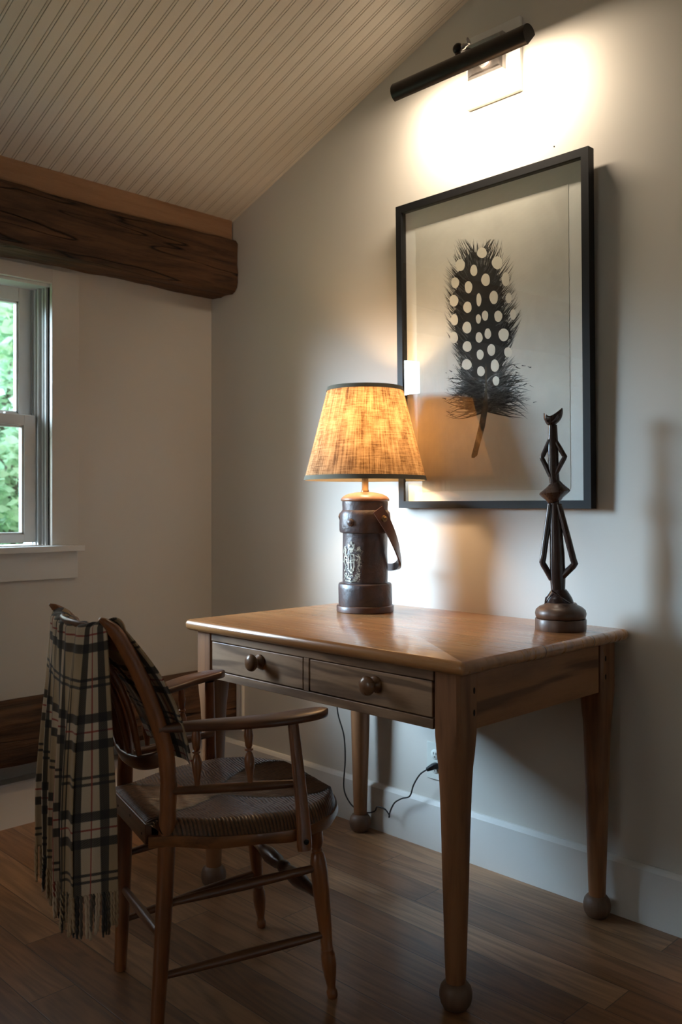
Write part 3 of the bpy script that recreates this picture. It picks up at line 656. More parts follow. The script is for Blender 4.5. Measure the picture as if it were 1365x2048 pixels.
# cord
M_cord = plain('black_cord', (0.012, 0.012, 0.014), 0.45)
def L(p): return Vector((p[0] - LPX, p[1] - LPY, p[2] - TOP))
cp = [(1.050, -0.165, 0.822), (1.000, -0.140, 0.812), (0.945, -0.100, 0.8025), (0.900, -0.062, 0.8015), (0.877, -0.045, 0.800), (0.868, -0.036, 0.780), (0.852, -0.040, 0.70), (0.832, -0.045, 0.55), (0.826, -0.05, 0.407), (0.860, -0.05, 0.315), (0.867, -0.05, 0.227), (0.860, -0.05, 0.127), (0.890, -0.05, 0.080), (0.930, -0.048, 0.063), (0.959, -0.030, 0.056), (0.993, -0.030, 0.070), (1.024, -0.05, 0.097), (1.059, -0.05, 0.098), (1.080, -0.05, 0.082), (1.083, -0.055, 0.078), (1.086, -0.05, 0.101), (1.105, -0.05, 0.131), (1.138, -0.05, 0.153), (1.172, -0.05, 0.169), (1.189, -0.05, 0.210), (1.215, -0.05, 0.249), (1.240, -0.045, 0.270), (1.246, -0.032, 0.276)]
m = MB(); m.tube([L(p) for p in spline(cp, 6)], 0.0026, 8); cd = obj('power_cord', m, M_cord, lamp)
m = MB(); m.tube([L(p) for p in [(1.236, -0.040, 0.268), (1.250, -0.024, 0.278), (1.253, -0.010, 0.279)]], 0.010, 12, sq=[(0.006, 0.005, 0.6), (0.010, 0.011, 0.6), (0.011, 0.013, 0.6)]); obj('plug', m, M_cord, cd)

# outlet
out = thing('wall_outlet', 'white wall outlet behind the front right desk leg with a black plug in it', 'outlet', (1.245, -0.004, 0.29))
M_out = plain('outlet_plastic', (0.62, 0.62, 0.56), 0.35, var=0.02)
m = MB(); m.box((-0.036, -0.002, -0.060), (0.036, 0.004, 0.062)); obj('cover_plate', m, M_out, out, smooth=False, bevel=0.0022, seg=3)
for zz in (0.024, -0.022):
    m = MB(); m.lathe([(0.0165, -0.0), (0.0165, 0.004), (0.016, 0.0045)], (0, 0.0, zz), (0, -1, 0), 28); rcp = obj('receptacle', m, M_out, out, ang=50)
    m = MB(); m.box((-0.0065, -0.0052, zz - 0.001), (-0.0045, -0.004, zz + 0.007)); m.box((0.0045, -0.0052, zz - 0.001), (0.0065, -0.004, zz + 0.007)); m.lathe([(0.0022, 0), (0.0022, 0.0012)], (0, -0.004, zz - 0.008), (0, -1, 0), 10)
    obj('socket_slots', m, M_hole, rcp, smooth=False)

# ------------------------------------------------------------------ carved figure
SX, SY = 1.805, -0.149
fig = thing('carved_figure', 'tall dark carved wooden abstract figure with bent arms on a round pedestal', 'sculpture', (SX, SY, TOP))
M_ebony = wood('dark_carved_wood', (0.045, 0.022, 0.017), (0.014, 0.008, 0.008), 2, 0.27, 0.35, 0.9, 0.2)
M_ped = wood('pedestal_wood', (0.13, 0.065, 0.038), (0.050, 0.026, 0.017), 2, 0.40, 0.1, 0.9, 0.3)
k_ = 0.000330; fv = Vector((CAM.x - SX, CAM.y - SY, 0)).normalized(); fr_ = Vector((-fv.y, fv.x, 0))
def F(cx, cy, dep=0.0): return fr_ * ((cx - 345) * k_) + fv * dep + Vector((0, 0, (1928 - cy) * k_))
m = MB(); m.lathe([(0.0685, 0.0), (0.0693, 0.003), (0.0693, 0.029), (0.068, 0.031)], n=48); pd = obj('pedestal', m, M_ped, fig, ang=50)
m = MB(); m.lathe([(0.064, 0.031), (0.0675, 0.036), (0.0695, 0.045), (0.067, 0.055), (0.058, 0.063), (0.045, 0.069), (0.042, 0.074), (0.030, 0.074)], n=48); obj('pedestal_torus', m, M_ped, fig, ang=60)
# foot: two lobed half disc with a carved line
m = MB(); rs = []
for j in range(9):
    t_ = j / 8; z = 1722 - 130 * t_; wd = lerp([(0, 118), (0.25, 117), (0.5, 104), (0.75, 84), (1, 60)], t_) * k_; dp = lerp([(0, 0.024), (0.5, 0.026), (1, 0.018)], t_)
    c = F(333, z); rs.append([c + fr_ * wd * math.cos(a) + fv * dp * math.sin(a) for a in [2 * math.pi * q / 28 for q in range(28)]])
m.rings(rs); ft = obj('foot', m, M_ebony, fig, ang=60)
m = MB(); m.tube([F(275, 1600, 0.024), F(330, 1640, 0.0285), F(385, 1680, 0.0255), F(420, 1700, 0.020)], 0.0024, 8); m.tube([F(262, 1612, 0.020), F(225, 1660, 0.016), F(218, 1715, 0.010)], 0.002, 8); obj('carved_line', m, M_ebony, ft)
def column(tab, name, ex=0.8):
    m = MB(); rs = []
    for cx, cy, hw, dp in tab:
        c = F(cx, cy); ring = []
        for q in range(24):
            a = 2 * math.pi * q / 24; ca, sa = math.cos(a), math.sin(a); fx = lambda v: math.copysign(abs(v) ** ex, v)
            ring.append(c + fr_ * fx(ca) * hw * k_ + fv * fx(sa) * dp)
        rs.append(ring)
    m.rings(rs); return obj(name, m, M_ebony, fig, ang=45)
column([(325, 1605, 58, 0.017), (322, 1500, 64, 0.020), (318, 1300, 62, 0.020), (306, 1050, 50, 0.017), (300, 880, 40, 0.014), (300, 850, 36, 0.013)], 'lower_column', 0.7)
column([(298, 710, 42, 0.013), (290, 640, 44, 0.014), (285, 480, 44, 0.014), (282, 340, 42, 0.013), (283, 325, 40, 0.0125), (281, 220, 36, 0.0115)], 'upper_column', 0.7)
# double cone hip
m = MB(); rs = []
for t_ in range(13):
    z = 868 - (868 - 700) * t_ / 12; h = lerp([(0, 50), (0.15, 66), (0.48, 127), (0.54, 128), (0.85, 66), (1, 44)], t_ / 12) * k_
    c = F(297, z + 0); dp = lerp([(0, 0.014), (0.2, 0.022), (0.5, 0.033), (0.8, 0.022), (1, 0.014)], t_ / 12)
    rs.append([c + fr_ * h * math.cos(a) + Vector((0, 0, math.cos(a) * 0.005)) + fv * dp * math.sin(a) for a in [2 * math.pi * q / 36 for q in range(36)]])
m.rings(rs); obj('hip', m, M_ebony, fig, ang=60)
def limb(pts, w, name='arm'):
    m = MB(); P = [F(*p) for p in pts]; n = len(P)
    m.tube(P, w * k_, 12, sq=[(w * k_ * 0.95, w * k_ * 0.85, 0.7)] * n, up=fv); return obj(name, m, M_ebony, fig, ang=45)
def bent(a, e, b, w, dep):
    P = [(*a, 0.004), (a[0] + (e[0] - a[0]) * 0.5, a[1] + (e[1] - a[1]) * 0.5, dep), (a[0] + (e[0] - a[0]) * 0.9, a[1] + (e[1] - a[1]) * 0.93, dep), (*e, dep), (e[0] + (b[0] - e[0]) * 0.1, e[1] + (b[1] - e[1]) * 0.12, dep), (e[0] + (b[0] - e[0]) * 0.5, e[1] + (b[1] - e[1]) * 0.5, dep), (*b, 0.006)]
    return limb(P, w)
bent((264, 880), (196, 1368), (275, 1510), 31, 0.004)
bent((328, 885), (460, 1375), (345, 1500), 33, 0.012)
bent((258, 345), (192, 490), (262, 645), 24, 0.002)
bent((300, 350), (380, 485), (300, 640), 24, 0.008)
# crescent head
m = MB(); out_ = spline([(205, 118), (222, 134), (245, 142), (268, 138), (300, 120), (335, 94), (360, 78), (363, 120), (352, 165), (325, 200), (290, 225), (250, 228), (225, 205), (207, 165), (205, 118)][:-1], 3)
rs = []
for dpt, sc_ in ((-0.016, 0.72), (-0.011, 0.92), (0.0, 1.0), (0.011, 0.92), (0.016, 0.72)):
    rs.append([F(285 + (x - 285) * sc_, 168 + (y - 168) * sc_, dpt) for x, y in out_])
m.rings(rs); hd_ = obj('head', m, M_ebony, fig, ang=60)
m = MB(); m.tube([F(245, 218, 0.013), F(290, 190, 0.017), F(325, 150, 0.016), F(352, 105, 0.012)], 0.0020, 8); m.lathe([(0.0035, -0.002), (0.0035, 0.0015)], F(243, 190, 0.015), fv, 10); obj('carved_line', m, M_ebony, hd_)

# ------------------------------------------------------------------ framed feather print
M_frame = plain('black_frame', (0.010, 0.010, 0.011), 0.5, var=0.1)
for q in M_frame.node_tree.nodes:
    if q.type == 'BSDF_PRINCIPLED': q.inputs['Specular IOR Level'].default_value = 0.25
FX0, FX1, FZ0, FZ1 = 1.112, 1.835, 1.131, 2.150
pic = thing('framed_feather_print', 'large black framed feather print hanging on the wall behind the lamp', 'picture', ((FX0 + FX1) / 2, -0.006, FZ0))
TILT = math.radians(0.9); pic.rotation_euler = (TILT, 0, 0)
fw_, fh_ = (FX1 - FX0) / 2, FZ1 - FZ0; bw = 0.0235
m = MB()
outer = [(-fw_, 0), (fw_, 0), (fw_, fh_), (-fw_, fh_)]; inner = [(-fw_ + bw, bw), (fw_ - bw, bw), (fw_ - bw, fh_ - bw), (-fw_ + bw, fh_ - bw)]
for i in range(4):
    a, b, c, d = outer[i], outer[(i + 1) % 4], inner[(i + 1) % 4], inner[i]
    m.prism([Vector((q[0], -0.032, q[1])) for q in (a, b, c, d)], (0, 0.030, 0))
obj('frame', m, M_frame, pic, smooth=False)
M_mat = plain('backing_board', (0.90, 0.88, 0.85), 0.8, var=0.02)
m = MB(); m.box((-fw_ + bw - 0.004, -0.0075, bw - 0.004), (fw_ - bw + 0.004, -0.002, fh_ - bw + 0.004)); obj('backing_board', m, M_mat, pic, smooth=False)
t = NT('print_paper'); o = t.tc(); pf = t.noise(o, 5, 6, 0.65, 0.3)
M_paper = t.bsdf(t.mix(t.ramp(pf, [(0.3, 0.0), (0.75, 1.0)]), (0.80, 0.765, 0.71), (0.64, 0.605, 0.555)), 0.85, t.bump(t.noise(o, 40, 5), 0.2, 0.001))
px0, px1, pz0, pz1 = 1.180 - 1.4735, 1.757 - 1.4735, 0.055, 2.068 - FZ0
m = MB(); n = 60; ed = []
for i in range(4 * n):
    s_, k = divmod(i, n); f_ = k / n; j = rnd.uniform(-0.0007, 0.0007)
    p = [(px0 + (px1 - px0) * f_, pz0 + j), (px1 + j, pz0 + (pz1 - pz0) * f_), (px1 - (px1 - px0) * f_, pz1 + j), (px0 + j, pz1 - (pz1 - pz0) * f_)][s_]
    ed.append(Vector((p[0], -0.0085, p[1])))
m.prism(ed, (0, 0.0008, 0)); paper = obj('art_paper', m, M_paper, pic, smooth=False)
m = MB(); m.box((-fw_ + bw - 0.003, -0.0270, bw - 0.003), (fw_ - bw + 0.003, -0.0255, fh_ - bw + 0.003)); obj('picture_glass', m, M_picglass, pic, smooth=False)
# feather, drawn as ink shapes on the paper
def A(cx, cy):   # coordinates measured over the printed feather -> local paper coordinates
    p = on_wall(870 + cx / 4.267, 450 + cy / 4.267, -0.020); return (p.x - 1.4735, p.z - FZ0)
M_ink = plain('feather_ink', (0.022, 0.020, 0.020), 0.9, var=0.2)
M_ink2 = plain('feather_ink_grey', (0.10, 0.10, 0.105), 0.9, var=0.3)
M_ink3 = plain('feather_ink_pale', (0.30, 0.295, 0.29), 0.9, var=0.2)
M_dot = plain('feather_spots', (0.84, 0.79, 0.70), 0.9, var=0.03)
M_quill = plain('feather_quill', (0.12, 0.085, 0.05), 0.9, var=0.4, scale=60)
FEA = MB(); CUR = [0]
def poly(m, pts, dy):
    fc = FEA.face([FEA.b.verts.new((x, dy, z)) for x, z in pts])
    if fc is not None: fc.material_index = m if isinstance(m, int) else CUR[0]
left = [(170, 385), (230, 335), (300, 262), (345, 228), (400, 204), (500, 190), (600, 172), (700, 175), (800, 178), (900, 180), (1000, 188), (1100, 210), (1200, 225), (1300, 240), (1400, 280), (1500, 330)]
right = [(170, 430), (230, 450), (300, 490), (345, 520), (400, 555), (500, 592), (600, 600), (700, 610), (800, 630), (900, 655), (1000, 655), (1100, 625), (1200, 590), (1300, 610), (1400, 640), (1500, 620)]
rach = [(150, 385), (400, 400), (700, 415), (1000, 436), (1200, 443), (1400, 441), (1500, 436), (1600, 428)]
m = MB()
ys = list(range(235, 1420, 15)); Lp = [A(lerp(left, y) + rnd.uniform(-14, 22) , y) for y in ys]; Rp = [A(lerp(right, y) - rnd.uniform(-10, 34), y) for y in ys]
for i in range(len(ys) - 1): poly(m, [Lp[i], Rp[i], Rp[i + 1], Lp[i + 1]], -0.00865)
def strand(m, x0, y0, x1, y1, w, bend=0.0, dy=-0.0087):
    P = []; n = 5
    for k in range(n + 1):
        t_ = k / n; P.append((x0 + (x1 - x0) * t_ + bend * math.sin(math.pi * t_) * (y1 - y0) / 100, y0 + (y1 - y0) * t_ - bend * math.sin(math.pi * t_) * (x1 - x0) / 100, w * (1 - t_) ** 0.7 + 0.25))
    a = []; b = []
    for k, (x, y, w_) in enumerate(P):
        q = P[min(k + 1, n)]; p = P[max(k - 1, 0)]; dx, dy_ = q[0] - p[0], q[1] - p[1]; l = math.hypot(dx, dy_) or 1
        a.append(A(x - dy_ / l * w_, y + dx / l * w_)); b.append(A(x + dy_ / l * w_, y - dx / l * w_))
    for k in range(n): poly(m, [a[k], a[k + 1], b[k + 1], b[k]], dy)
mm = [0, 1, 2]
for y in range(250, 1480, 4):
    for sgn in (-1, 1):
        if rnd.random() < 0.12: continue
        edge = lerp(left, y) if sgn < 0 else lerp(right, y)
        base = edge - sgn * rnd.uniform(40, 110); ln = rnd.uniform(25, 120) * (1.0 if y < 1150 else 0.9)
        up = rnd.uniform(0.8, 1.3) * (1.15 if sgn > 0 else 0.95) + (1.2 if y < 420 and sgn > 0 else 0.5 if y < 420 else 0)
        x1 = edge + sgn * ln * (0.8 if y > 440 else 0.3); y1 = y - ln * up - 40
        k = rnd.choice([0, 0, 0, 1, 1]) if y < 1100 else rnd.choice([0, 1, 1, 2])
        strand(mm[k], base, y + 30, x1, max(y1, 125), rnd.uniform(1.6, 4.2), rnd.uniform(-9, 9))
for k in range(44):     # tip barbs
    x = 300 + 180 * rnd.random(); strand(mm[rnd.choice([0, 1, 1, 2])], x, rnd.uniform(280, 360), x + (x - 385) * 0.25 + rnd.uniform(-6, 10), rnd.uniform(122, 215), rnd.uniform(2, 4.5), rnd.uniform(-4, 4))
for k in range(420):     # downy base
    sgn = rnd.choice((-1, 1)); y0 = rnd.uniform(1330, 1600); x0 = lerp(rach, y0) + sgn * rnd.uniform(0, 60)
    ang_ = rnd.uniform(-0.75, 0.55) if sgn < 0 else rnd.uniform(-0.85, 0.5)
    ln = rnd.uniform(110, 320) * (1.15 if sgn > 0 else 1.0)
    x1 = x0 + sgn * ln * math.cos(ang_); y1 = y0 + ln * math.sin(ang_) * 0.8
    if y1 > 1660: y1 = 1660 - rnd.random() * 40
    strand(mm[rnd.choices([0, 1, 2], [2, 4, 3])[0]], x0, y0, x1, y1, rnd.uniform(3, 9), rnd.uniform(-16, 16))
for k in range(26):      # stray wisps
    x = rnd.choice([rnd.uniform(90, 170), rnd.uniform(690, 860)]); y = rnd.uniform(1150, 1640)
    strand(mm[1], x, y, x + rnd.uniform(-50, 50), y + rnd.uniform(-30, 20), rnd.uniform(2, 6), rnd.uniform(-10, 10))
CUR[0] = 3
dots = [(230, 345, 40, 50), (345, 390, 30, 48), (415, 240, 42, 45), (545, 325, 45, 55), (298, 533, 32, 52), (445, 470, 37, 53), (385, 640, 21, 56), (513, 620, 36, 57), (172, 648, 38, 50), (288, 703, 36, 48), (380, 803, 22, 40), (437, 775, 27, 43), (549, 780, 34, 48), (282, 876, 38, 50), (384, 960, 30, 45), (459, 928, 28, 45), (594, 938, 44, 54), (282, 1037, 38, 45), (392, 1107, 30, 43), (488, 1067, 34, 50), (630, 1085, 34, 42), (277, 1190, 42, 45), (397, 1248, 33, 43), (516, 1200, 35, 53), (615, 465, 33, 60), (175, 810, 32, 48), (170, 960, 34, 50), (185, 495, 34, 46), (640, 625, 26, 45), (676, 765, 26, 45), (525, 1330, 28, 40)]
for x, y, rx, ry in dots: poly(m, [A(x + rx * math.cos(a) * (1 + 0.05 * math.sin(3 * a + x)), y + ry * math.sin(a)) for a in [-2 * math.pi * q / 24 for q in range(24)]], -0.00875)
CUR[0] = 4
for (xa, ya, wa), (xb, yb, wb__) in zip([(440, 1180, 4), (441, 1400, 8), (428, 1570, 25), (400, 1720, 27), (352, 1900, 24), (335, 1965, 25)], [(441, 1400, 8), (428, 1570, 25), (400, 1720, 27), (352, 1900, 24), (335, 1965, 25), (322, 1987, 12)]):
    poly(m, [A(xa - wa, ya), A(xa + wa, ya), A(xb + wb__, yb), A(xb - wb__, yb)], -0.0088)
fo = obj('printed_feather', FEA, M_ink, paper, smooth=False, fix=False)
for q in (M_ink2, M_ink3, M_dot, M_quill): fo.data.materials.append(q)

# ------------------------------------------------------------------ picture light
PLX, PLY, PLZ = 1.480, -0.185, 2.452
pl = thing('picture_light', 'dark bronze tube picture light mounted on a white block above the framed print', 'picture light', (1.466, 0, 2.53))
po = Vector((1.466, 0, 2.53))
M_bronze = plain('dark_bronze', (0.030, 0.022, 0.018), 0.38, 0.6, var=0.2)
M_steel = plain('brushed_nickel', (0.42, 0.38, 0.35), 0.38, 1.0, var=0.12)
m = MB(); m.box(tuple(Vector((1.380, -0.016, 2.404)) - po), tuple(Vector((1.584, 0.0, 2.630)) - po)); obj('mounting_block', m, M_trim, pl, smooth=False, bevel=0.002)
m = MB()
zc = 2.540
rs = [[Vector((1.466 + sx * w, y, zc + sz * h)) - po for sx, sz in ((-1, -1), (1, -1), (1, 1), (-1, 1))] for w, h, y in ((0.066, 0.056, -0.016), (0.066, 0.056, -0.034), (0.060, 0.050, -0.040), (0.050, 0.040, -0.034), (0.048, 0.038, -0.034))]
m.rings(rs); obj('back_plate', m, M_steel, pl, smooth=False)
m = MB(); m.lathe([(0.026, 0), (0.026, 0.006), (0.021, 0.010), (0.018, 0.008), (0.015, 0.010), (0.012, 0.018), (0, 0.020)], Vector((1.466, -0.034, 2.530)) - po, (0, -1, 0), 32, cap=False); obj('plate_ring', m, M_steel, pl, ang=50)
kn = Vector((1.479, -0.185, 2.503))
m = MB(); m.tube([p - po for p in [Vector(q) for q in spline([(1.466, -0.045, 2.53), (1.467, -0.085, 2.532), (1.469, -0.120, 2.528), (1.473, -0.150, 2.516), (1.477, -0.172, 2.505)], 5)]], 0.006, 12); obj('arm', m, M_bronze, pl)
m = MB(); m.lathe([(0, -0.0165), (0.010, -0.0135), (0.0155, -0.006), (0.0165, 0.0), (0.0155, 0.006), (0.010, 0.0135), (0, 0.0165)], kn - po, (0, 0, 1), 24, cap=False); m.lathe([(0.009, 0), (0.009, 0.024)], kn - po - Vector((0, 0, 0.030)), (0, 0, 1), 16); kk = obj('knuckle', m, M_bronze, pl, ang=50)
m = MB(); m.lathe([(0.008, 0.012), (0.0085, 0.022), (0.005, 0.026), (0.004, 0.034)], kn - po + Vector((0.0, 0.0, -0.001)), (1, 0.1, 0.15), 16); m.lathe([(0.010, 0.034), (0.010, 0.038)], kn - po + Vector((0.0, 0.0, 0.004)), (1, 0.1, 0.25), 18); obj('thumb_screw', m, M_steel, kk, ang=50)
# tube shade: round back towards the room, open towards the wall and down
r_ = 0.030; x0, x1 = 1.234, 1.727; OPEN = math.radians(-42)     # opening direction in the (y,z) plane: +y and down
def arc(r, half=math.radians(118), n=28):
    c = OPEN + math.pi
    return [(r * math.cos(c - half + 2 * half * k / n), r * math.sin(c - half + 2 * half * k / n)) for k in range(n + 1)]
ao, ai = arc(r_), arc(r_ - 0.0018); sec = ao + list(reversed(ai))
m = MB(); m.prism([Vector((x0, PLY + a, PLZ + b)) - po for a, b in sec], (x1 - x0, 0, 0))
tb = obj('tube_shade', m, M_bronze, pl, ang=40)
for xx in (x0 - 0.001, x1 - 0.002):
    m = MB(); m.prism([Vector((xx, PLY + a, PLZ + b)) - po for a, b in arc(r_ + 0.0004)], (0.003, 0, 0)); obj('end_cap', m, M_bronze, tb, smooth=False)
dn = Vector((0, math.cos(OPEN), math.sin(OPEN)))
m = MB(); c0 = Vector((x0 + 0.03, PLY, PLZ)) - dn * 0.006; m.tube([c0 - po, c0 - po + Vector((x1 - x0 - 0.06, 0, 0))], 0.008, 12); obj('light_tube', m, emit('tube_glow', WARM, 30.0), pl)
al = bpy.data.lights.new('picture_lamp', 'AREA'); al.shape = 'RECTANGLE'; al.size = x1 - x0 - 0.06; al.size_y = 0.028; al.energy = PIC_W; al.color = WARM
alo = bpy.data.objects.new('picture_lamp', al); COL.objects.link(alo); alo.parent = pl
alo.location = Vector(((x0 + x1) / 2, PLY, PLZ)) + dn * 0.004 - po; alo.rotation_euler = (-dn).to_track_quat('Z', 'X').to_euler()
zax = -dn; xax = Vector((1, 0, 0)); yax = zax.cross(xax); alo.rotation_euler = Matrix((xax, yax, zax)).transposed().to_euler()
# nail mark on the wall
m = MB(); pt = on_wall(1109, 293, 0.0); m.lathe([(0.0022, 0.0), (0.0015, 0.0015), (0, 0.0018)], pt, (0, -1, 0), 8, cap=False); o = obj('nail', m, M_hole); tag(o, 'tiny dark nail in the wall just above the top frame edge', 'nail')

# ------------------------------------------------------------------ the chair
CH = Vector((1.328, -1.190, 0)); CR = math.radians(-15.5)
chair = thing('rush_seat_armchair', 'old brown wooden armchair with woven rush seat pulled up at the desk', 'chair', CH, CR)
def cwood(name, axis, a=(0.30, 0.100, 0.030), b=(0.10, 0.034, 0.012)): return wood(name, a, b, axis, 0.36, 0.25, 0.9, 0.25, (0.03, 0.012, 0.007), 0.55)
M_cz = cwood('chair_wood_upright', 2); M_cx = cwood('chair_wood_cross', 0, (0.14, 0.056, 0.024), (0.05, 0.021, 0.011)); M_cy = cwood('chair_wood_long', 1, (0.15, 0.060, 0.025), (0.055, 0.023, 0.011))
M_arm = cwood('chair_arm_wood', 1, (0.135, 0.052, 0.024), (0.05, 0.020, 0.011))
def post(side):
    if side > 0: P = [(0.151, -0.004, 0.0), (0.152, 0.012, 0.25), (0.153, 0.022, 0.50), (0.154, 0.0215, 0.545), (0.155, 0.015, 0.61), (0.156, -0.001, 0.667), (0.158, -0.030, 0.748), (0.159, -0.067, 0.827), (0.160, -0.099, 0.879), (0.160, -0.128, 0.904)]
    else: P = [(-0.151, 0.000, 0.0), (-0.152, 0.010, 0.25), (-0.152, 0.012, 0.46), (-0.153, 0.014, 0.545), (-0.154, 0.004, 0.61), (-0.155, -0.012, 0.667), (-0.155, -0.045, 0.748), (-0.155, -0.090, 0.827), (-0.155, -0.132, 0.879), (-0.155, -0.168, 0.906)]
    S = spline(P, 8); m = MB(); rs = []
    pts = [Vector(p) for p in S]
    for i, p in enumerate(pts):
        t_ = (pts[min(i + 1, len(pts) - 1)] - pts[max(i - 1, 0)]).normalized(); u = Vector((1, 0, 0)); w = t_.cross(u).normalized(); u = w.cross(t_)
        z = p.z; ru = lerp([(0, 0.0150), (0.02, 0.0155), (0.25, 0.0180), (0.47, 0.0190), (0.56, 0.0180), (0.65, 0.0165), (0.75, 0.0150), (0.83, 0.0145), (0.88, 0.0135), (0.899, 0.0100), (0.906, 0.003)], z)
        rw = lerp([(0, 0.0150), (0.02, 0.0155), (0.25, 0.0180), (0.47, 0.0190), (0.56, 0.0180), (0.65, 0.0175), (0.75, 0.0165), (0.83, 0.0160), (0.88, 0.0140), (0.899, 0.008), (0.906, 0.002)], z)
        for rz in (0.482, 0.541, 0.549):
            if abs(z - rz) < 0.0035: ru -= 0.0012; rw -= 0.0012
        rs.append([p + u * ru * math.cos(a) + w * rw * math.sin(a) for a in [2 * math.pi * q / 20 for q in range(20)]])
    return m.rings(rs)
def dense(P, n): return spline(P, n)
for sd in (1, -1): obj('back_post', post(sd), M_cz, chair, ang=60)
def ring_turn(p0, p1, prof, n=18):
    p0, p1 = Vector(p0), Vector(p1); d_ = p1 - p0; L_ = d_.length; m = MB(); m.lathe([(r, t_ * L_) for t_, r in prof], p0, d_, n); return m
fl_prof = [(0, 0.0175), (0.16, 0.0172), (0.18, 0.0140), (0.195, 0.0105), (0.205, 0.0128), (0.213, 0.0108), (0.225, 0.0150), (0.27, 0.0190), (0.33, 0.0200), (0.42, 0.0195), (0.58, 0.0165), (0.73, 0.0135), (0.738, 0.0150), (0.748, 0.0135), (0.77, 0.0165), (0.82, 0.0175), (0.88, 0.0145), (0.935, 0.0100), (0.955, 0.0100), (0.965, 0.0128), (0.99, 0.0128), (1.0, 0.0110)]
obj('front_leg', ring_turn((0.192, 0.356, 0.430), (0.213, 0.396, 0.0), fl_prof), M_cz, chair, ang=40)
obj('front_leg', ring_turn((-0.170, 0.352, 0.430), (-0.183, 0.394, 0.0), fl_prof), M_cz, chair, ang=40)
rod = [(0, 0.0078), (0.15, 0.0095), (0.5, 0.0115), (0.85, 0.0098), (1, 0.0078)]
obj('stretcher', ring_turn((0.155, 0.030, 0.277), (0.201, 0.366, 0.303), rod), M_cy, chair)
obj('stretcher', ring_turn((0.153, 0.020, 0.121), (0.207, 0.384, 0.148), rod), M_cy, chair)
obj('stretcher', ring_turn((-0.155, 0.020, 0.119), (-0.180, 0.380, 0.152), rod), M_cy, chair)
obj('stretcher', ring_turn((-0.155, 0.018, 0.280), (-0.176, 0.366, 0.312), rod), M_cy, chair)
obj('stretcher', ring_turn((-0.150, 0.008, 0.198), (0.150, 0.006, 0.207), rod), M_cx, chair)
obj('front_stretcher', ring_turn((-0.174, 0.368, 0.238), (0.203, 0.366, 0.236), [(0, 0.008), (0.12, 0.011), (0.28, 0.0205), (0.40, 0.0175), (0.455, 0.0125), (0.47, 0.0150), (0.485, 0.0165), (0.515, 0.0165), (0.53, 0.0150), (0.545, 0.0125), (0.60, 0.0175), (0.72, 0.0205), (0.88, 0.011), (1, 0.008)]), M_cx, chair, ang=50)
# seat outline: half width as function of depth
SWT = [(-0.022, 0.150), (0.03, 0.172), (0.10, 0.216), (0.18, 0.246), (0.26, 0.262), (0.32, 0.266), (0.37, 0.257), (0.405, 0.235), (0.43, 0.200), (0.45, 0.150), (0.460, 0.100), (0.466, 0.045), (0.468, 0.0)]
SC0 = 0.004
def halfw(f):
    return lerp(SWT, f) if f < 0.26 else 0.262 * max(0.0, 1 - ((f - 0.26) / 0.208) ** 2.2) ** (1 / 2.1)
F0, F1 = -0.022, 0.468
groove_shade = {}
def seat_pt(u, v):
    # u across -1..1, v along; spacing concentrates near the round front
    u = u * 2 - 1; f = F0 + (F1 - F0) * math.sin(v * math.pi / 2) ** 0.92 if v > 0 else F0
    w = max(halfw(f), 0.002); x = u * w + SC0
    dside = w * (1 - abs(u)); dfr = (F1 - f) * 0.8 + 0.0; dbk = f - F0
    e = min(dside, dfr, dbk); roll = (0.030 * (1 - min(1, min(dside, dfr) / 0.034)) ** 2) * min(1, dbk / 0.03) + 0.006 * (1 - min(1, dbk / 0.02)) ** 2
    bowl = -0.012 * max(0, 1 - (x / 0.2) ** 2) * max(0, 1 - ((f - 0.24) / 0.22) ** 2)
    a, b, c = dside / 0.26, dfr / 0.26 * 1.05, dbk / 0.24
    jj = 0.35 * mnoise.noise(Vector((x * 30, f * 30, 0)))
    if a < min(b, c): ph = f / 0.0078 + jj * 1.2 + abs(x) * 8 * (1 if f > 0.22 else -1)
    else: ph = x / 0.0078 + jj * 1.2 + (f * 8 if x > 0 else -f * 8)
    rid = 0.0024 * abs(math.sin(math.pi * ph)) + 0.0008 * mnoise.noise(Vector((x * 60, f * 60, 3)))
    groove_shade[(round(x, 6), round(f, 6))] = abs(math.sin(math.pi * ph)) * (0.75 + 0.25 * mnoise.noise(Vector((math.floor(ph) * 3.7, 0, 0)))) * min(1, 0.25 + abs(a - min(b, c)) * 12)
    return Vector((x, f, 0.458 - roll + bowl + rid))
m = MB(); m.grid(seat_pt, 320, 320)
def seat_mat():
    t = NT('rush_weave'); o = t.tc(); f = t.noise(o, 120, 5, 0.7); g = t.noise(o, 9, 4)
    col = t.mix(t.ramp(f, [(0.3, 0.0), (0.7, 1.0)]), (0.19, 0.085, 0.038), (0.060, 0.028, 0.014)); col = t.mix(t.ramp(g, [(0.4, 0.0), (0.65, 0.7)]), col, (0.12, 0.048, 0.016))
    ga = t.n('ShaderNodeAttribute', _attribute_name='strand').outputs['Fac']; col = t.mix(t.ramp(ga, [(0.15, 1.0), (0.6, 0.0)]), col, (0.010, 0.006, 0.004))  # shade between strands and dark diagonal seams painted into the rush colour
    return t.bsdf(col, 0.38, t.bump(f, 0.3, 0.001), coat=0.2)
M_rush = seat_mat()
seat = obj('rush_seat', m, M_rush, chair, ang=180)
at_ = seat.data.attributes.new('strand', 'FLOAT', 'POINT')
for i_, v_ in enumerate(seat.data.vertices): at_.data[i_].value = groove_shade.get((round(v_.co.x, 6), round(v_.co.y, 6)), 0.6)
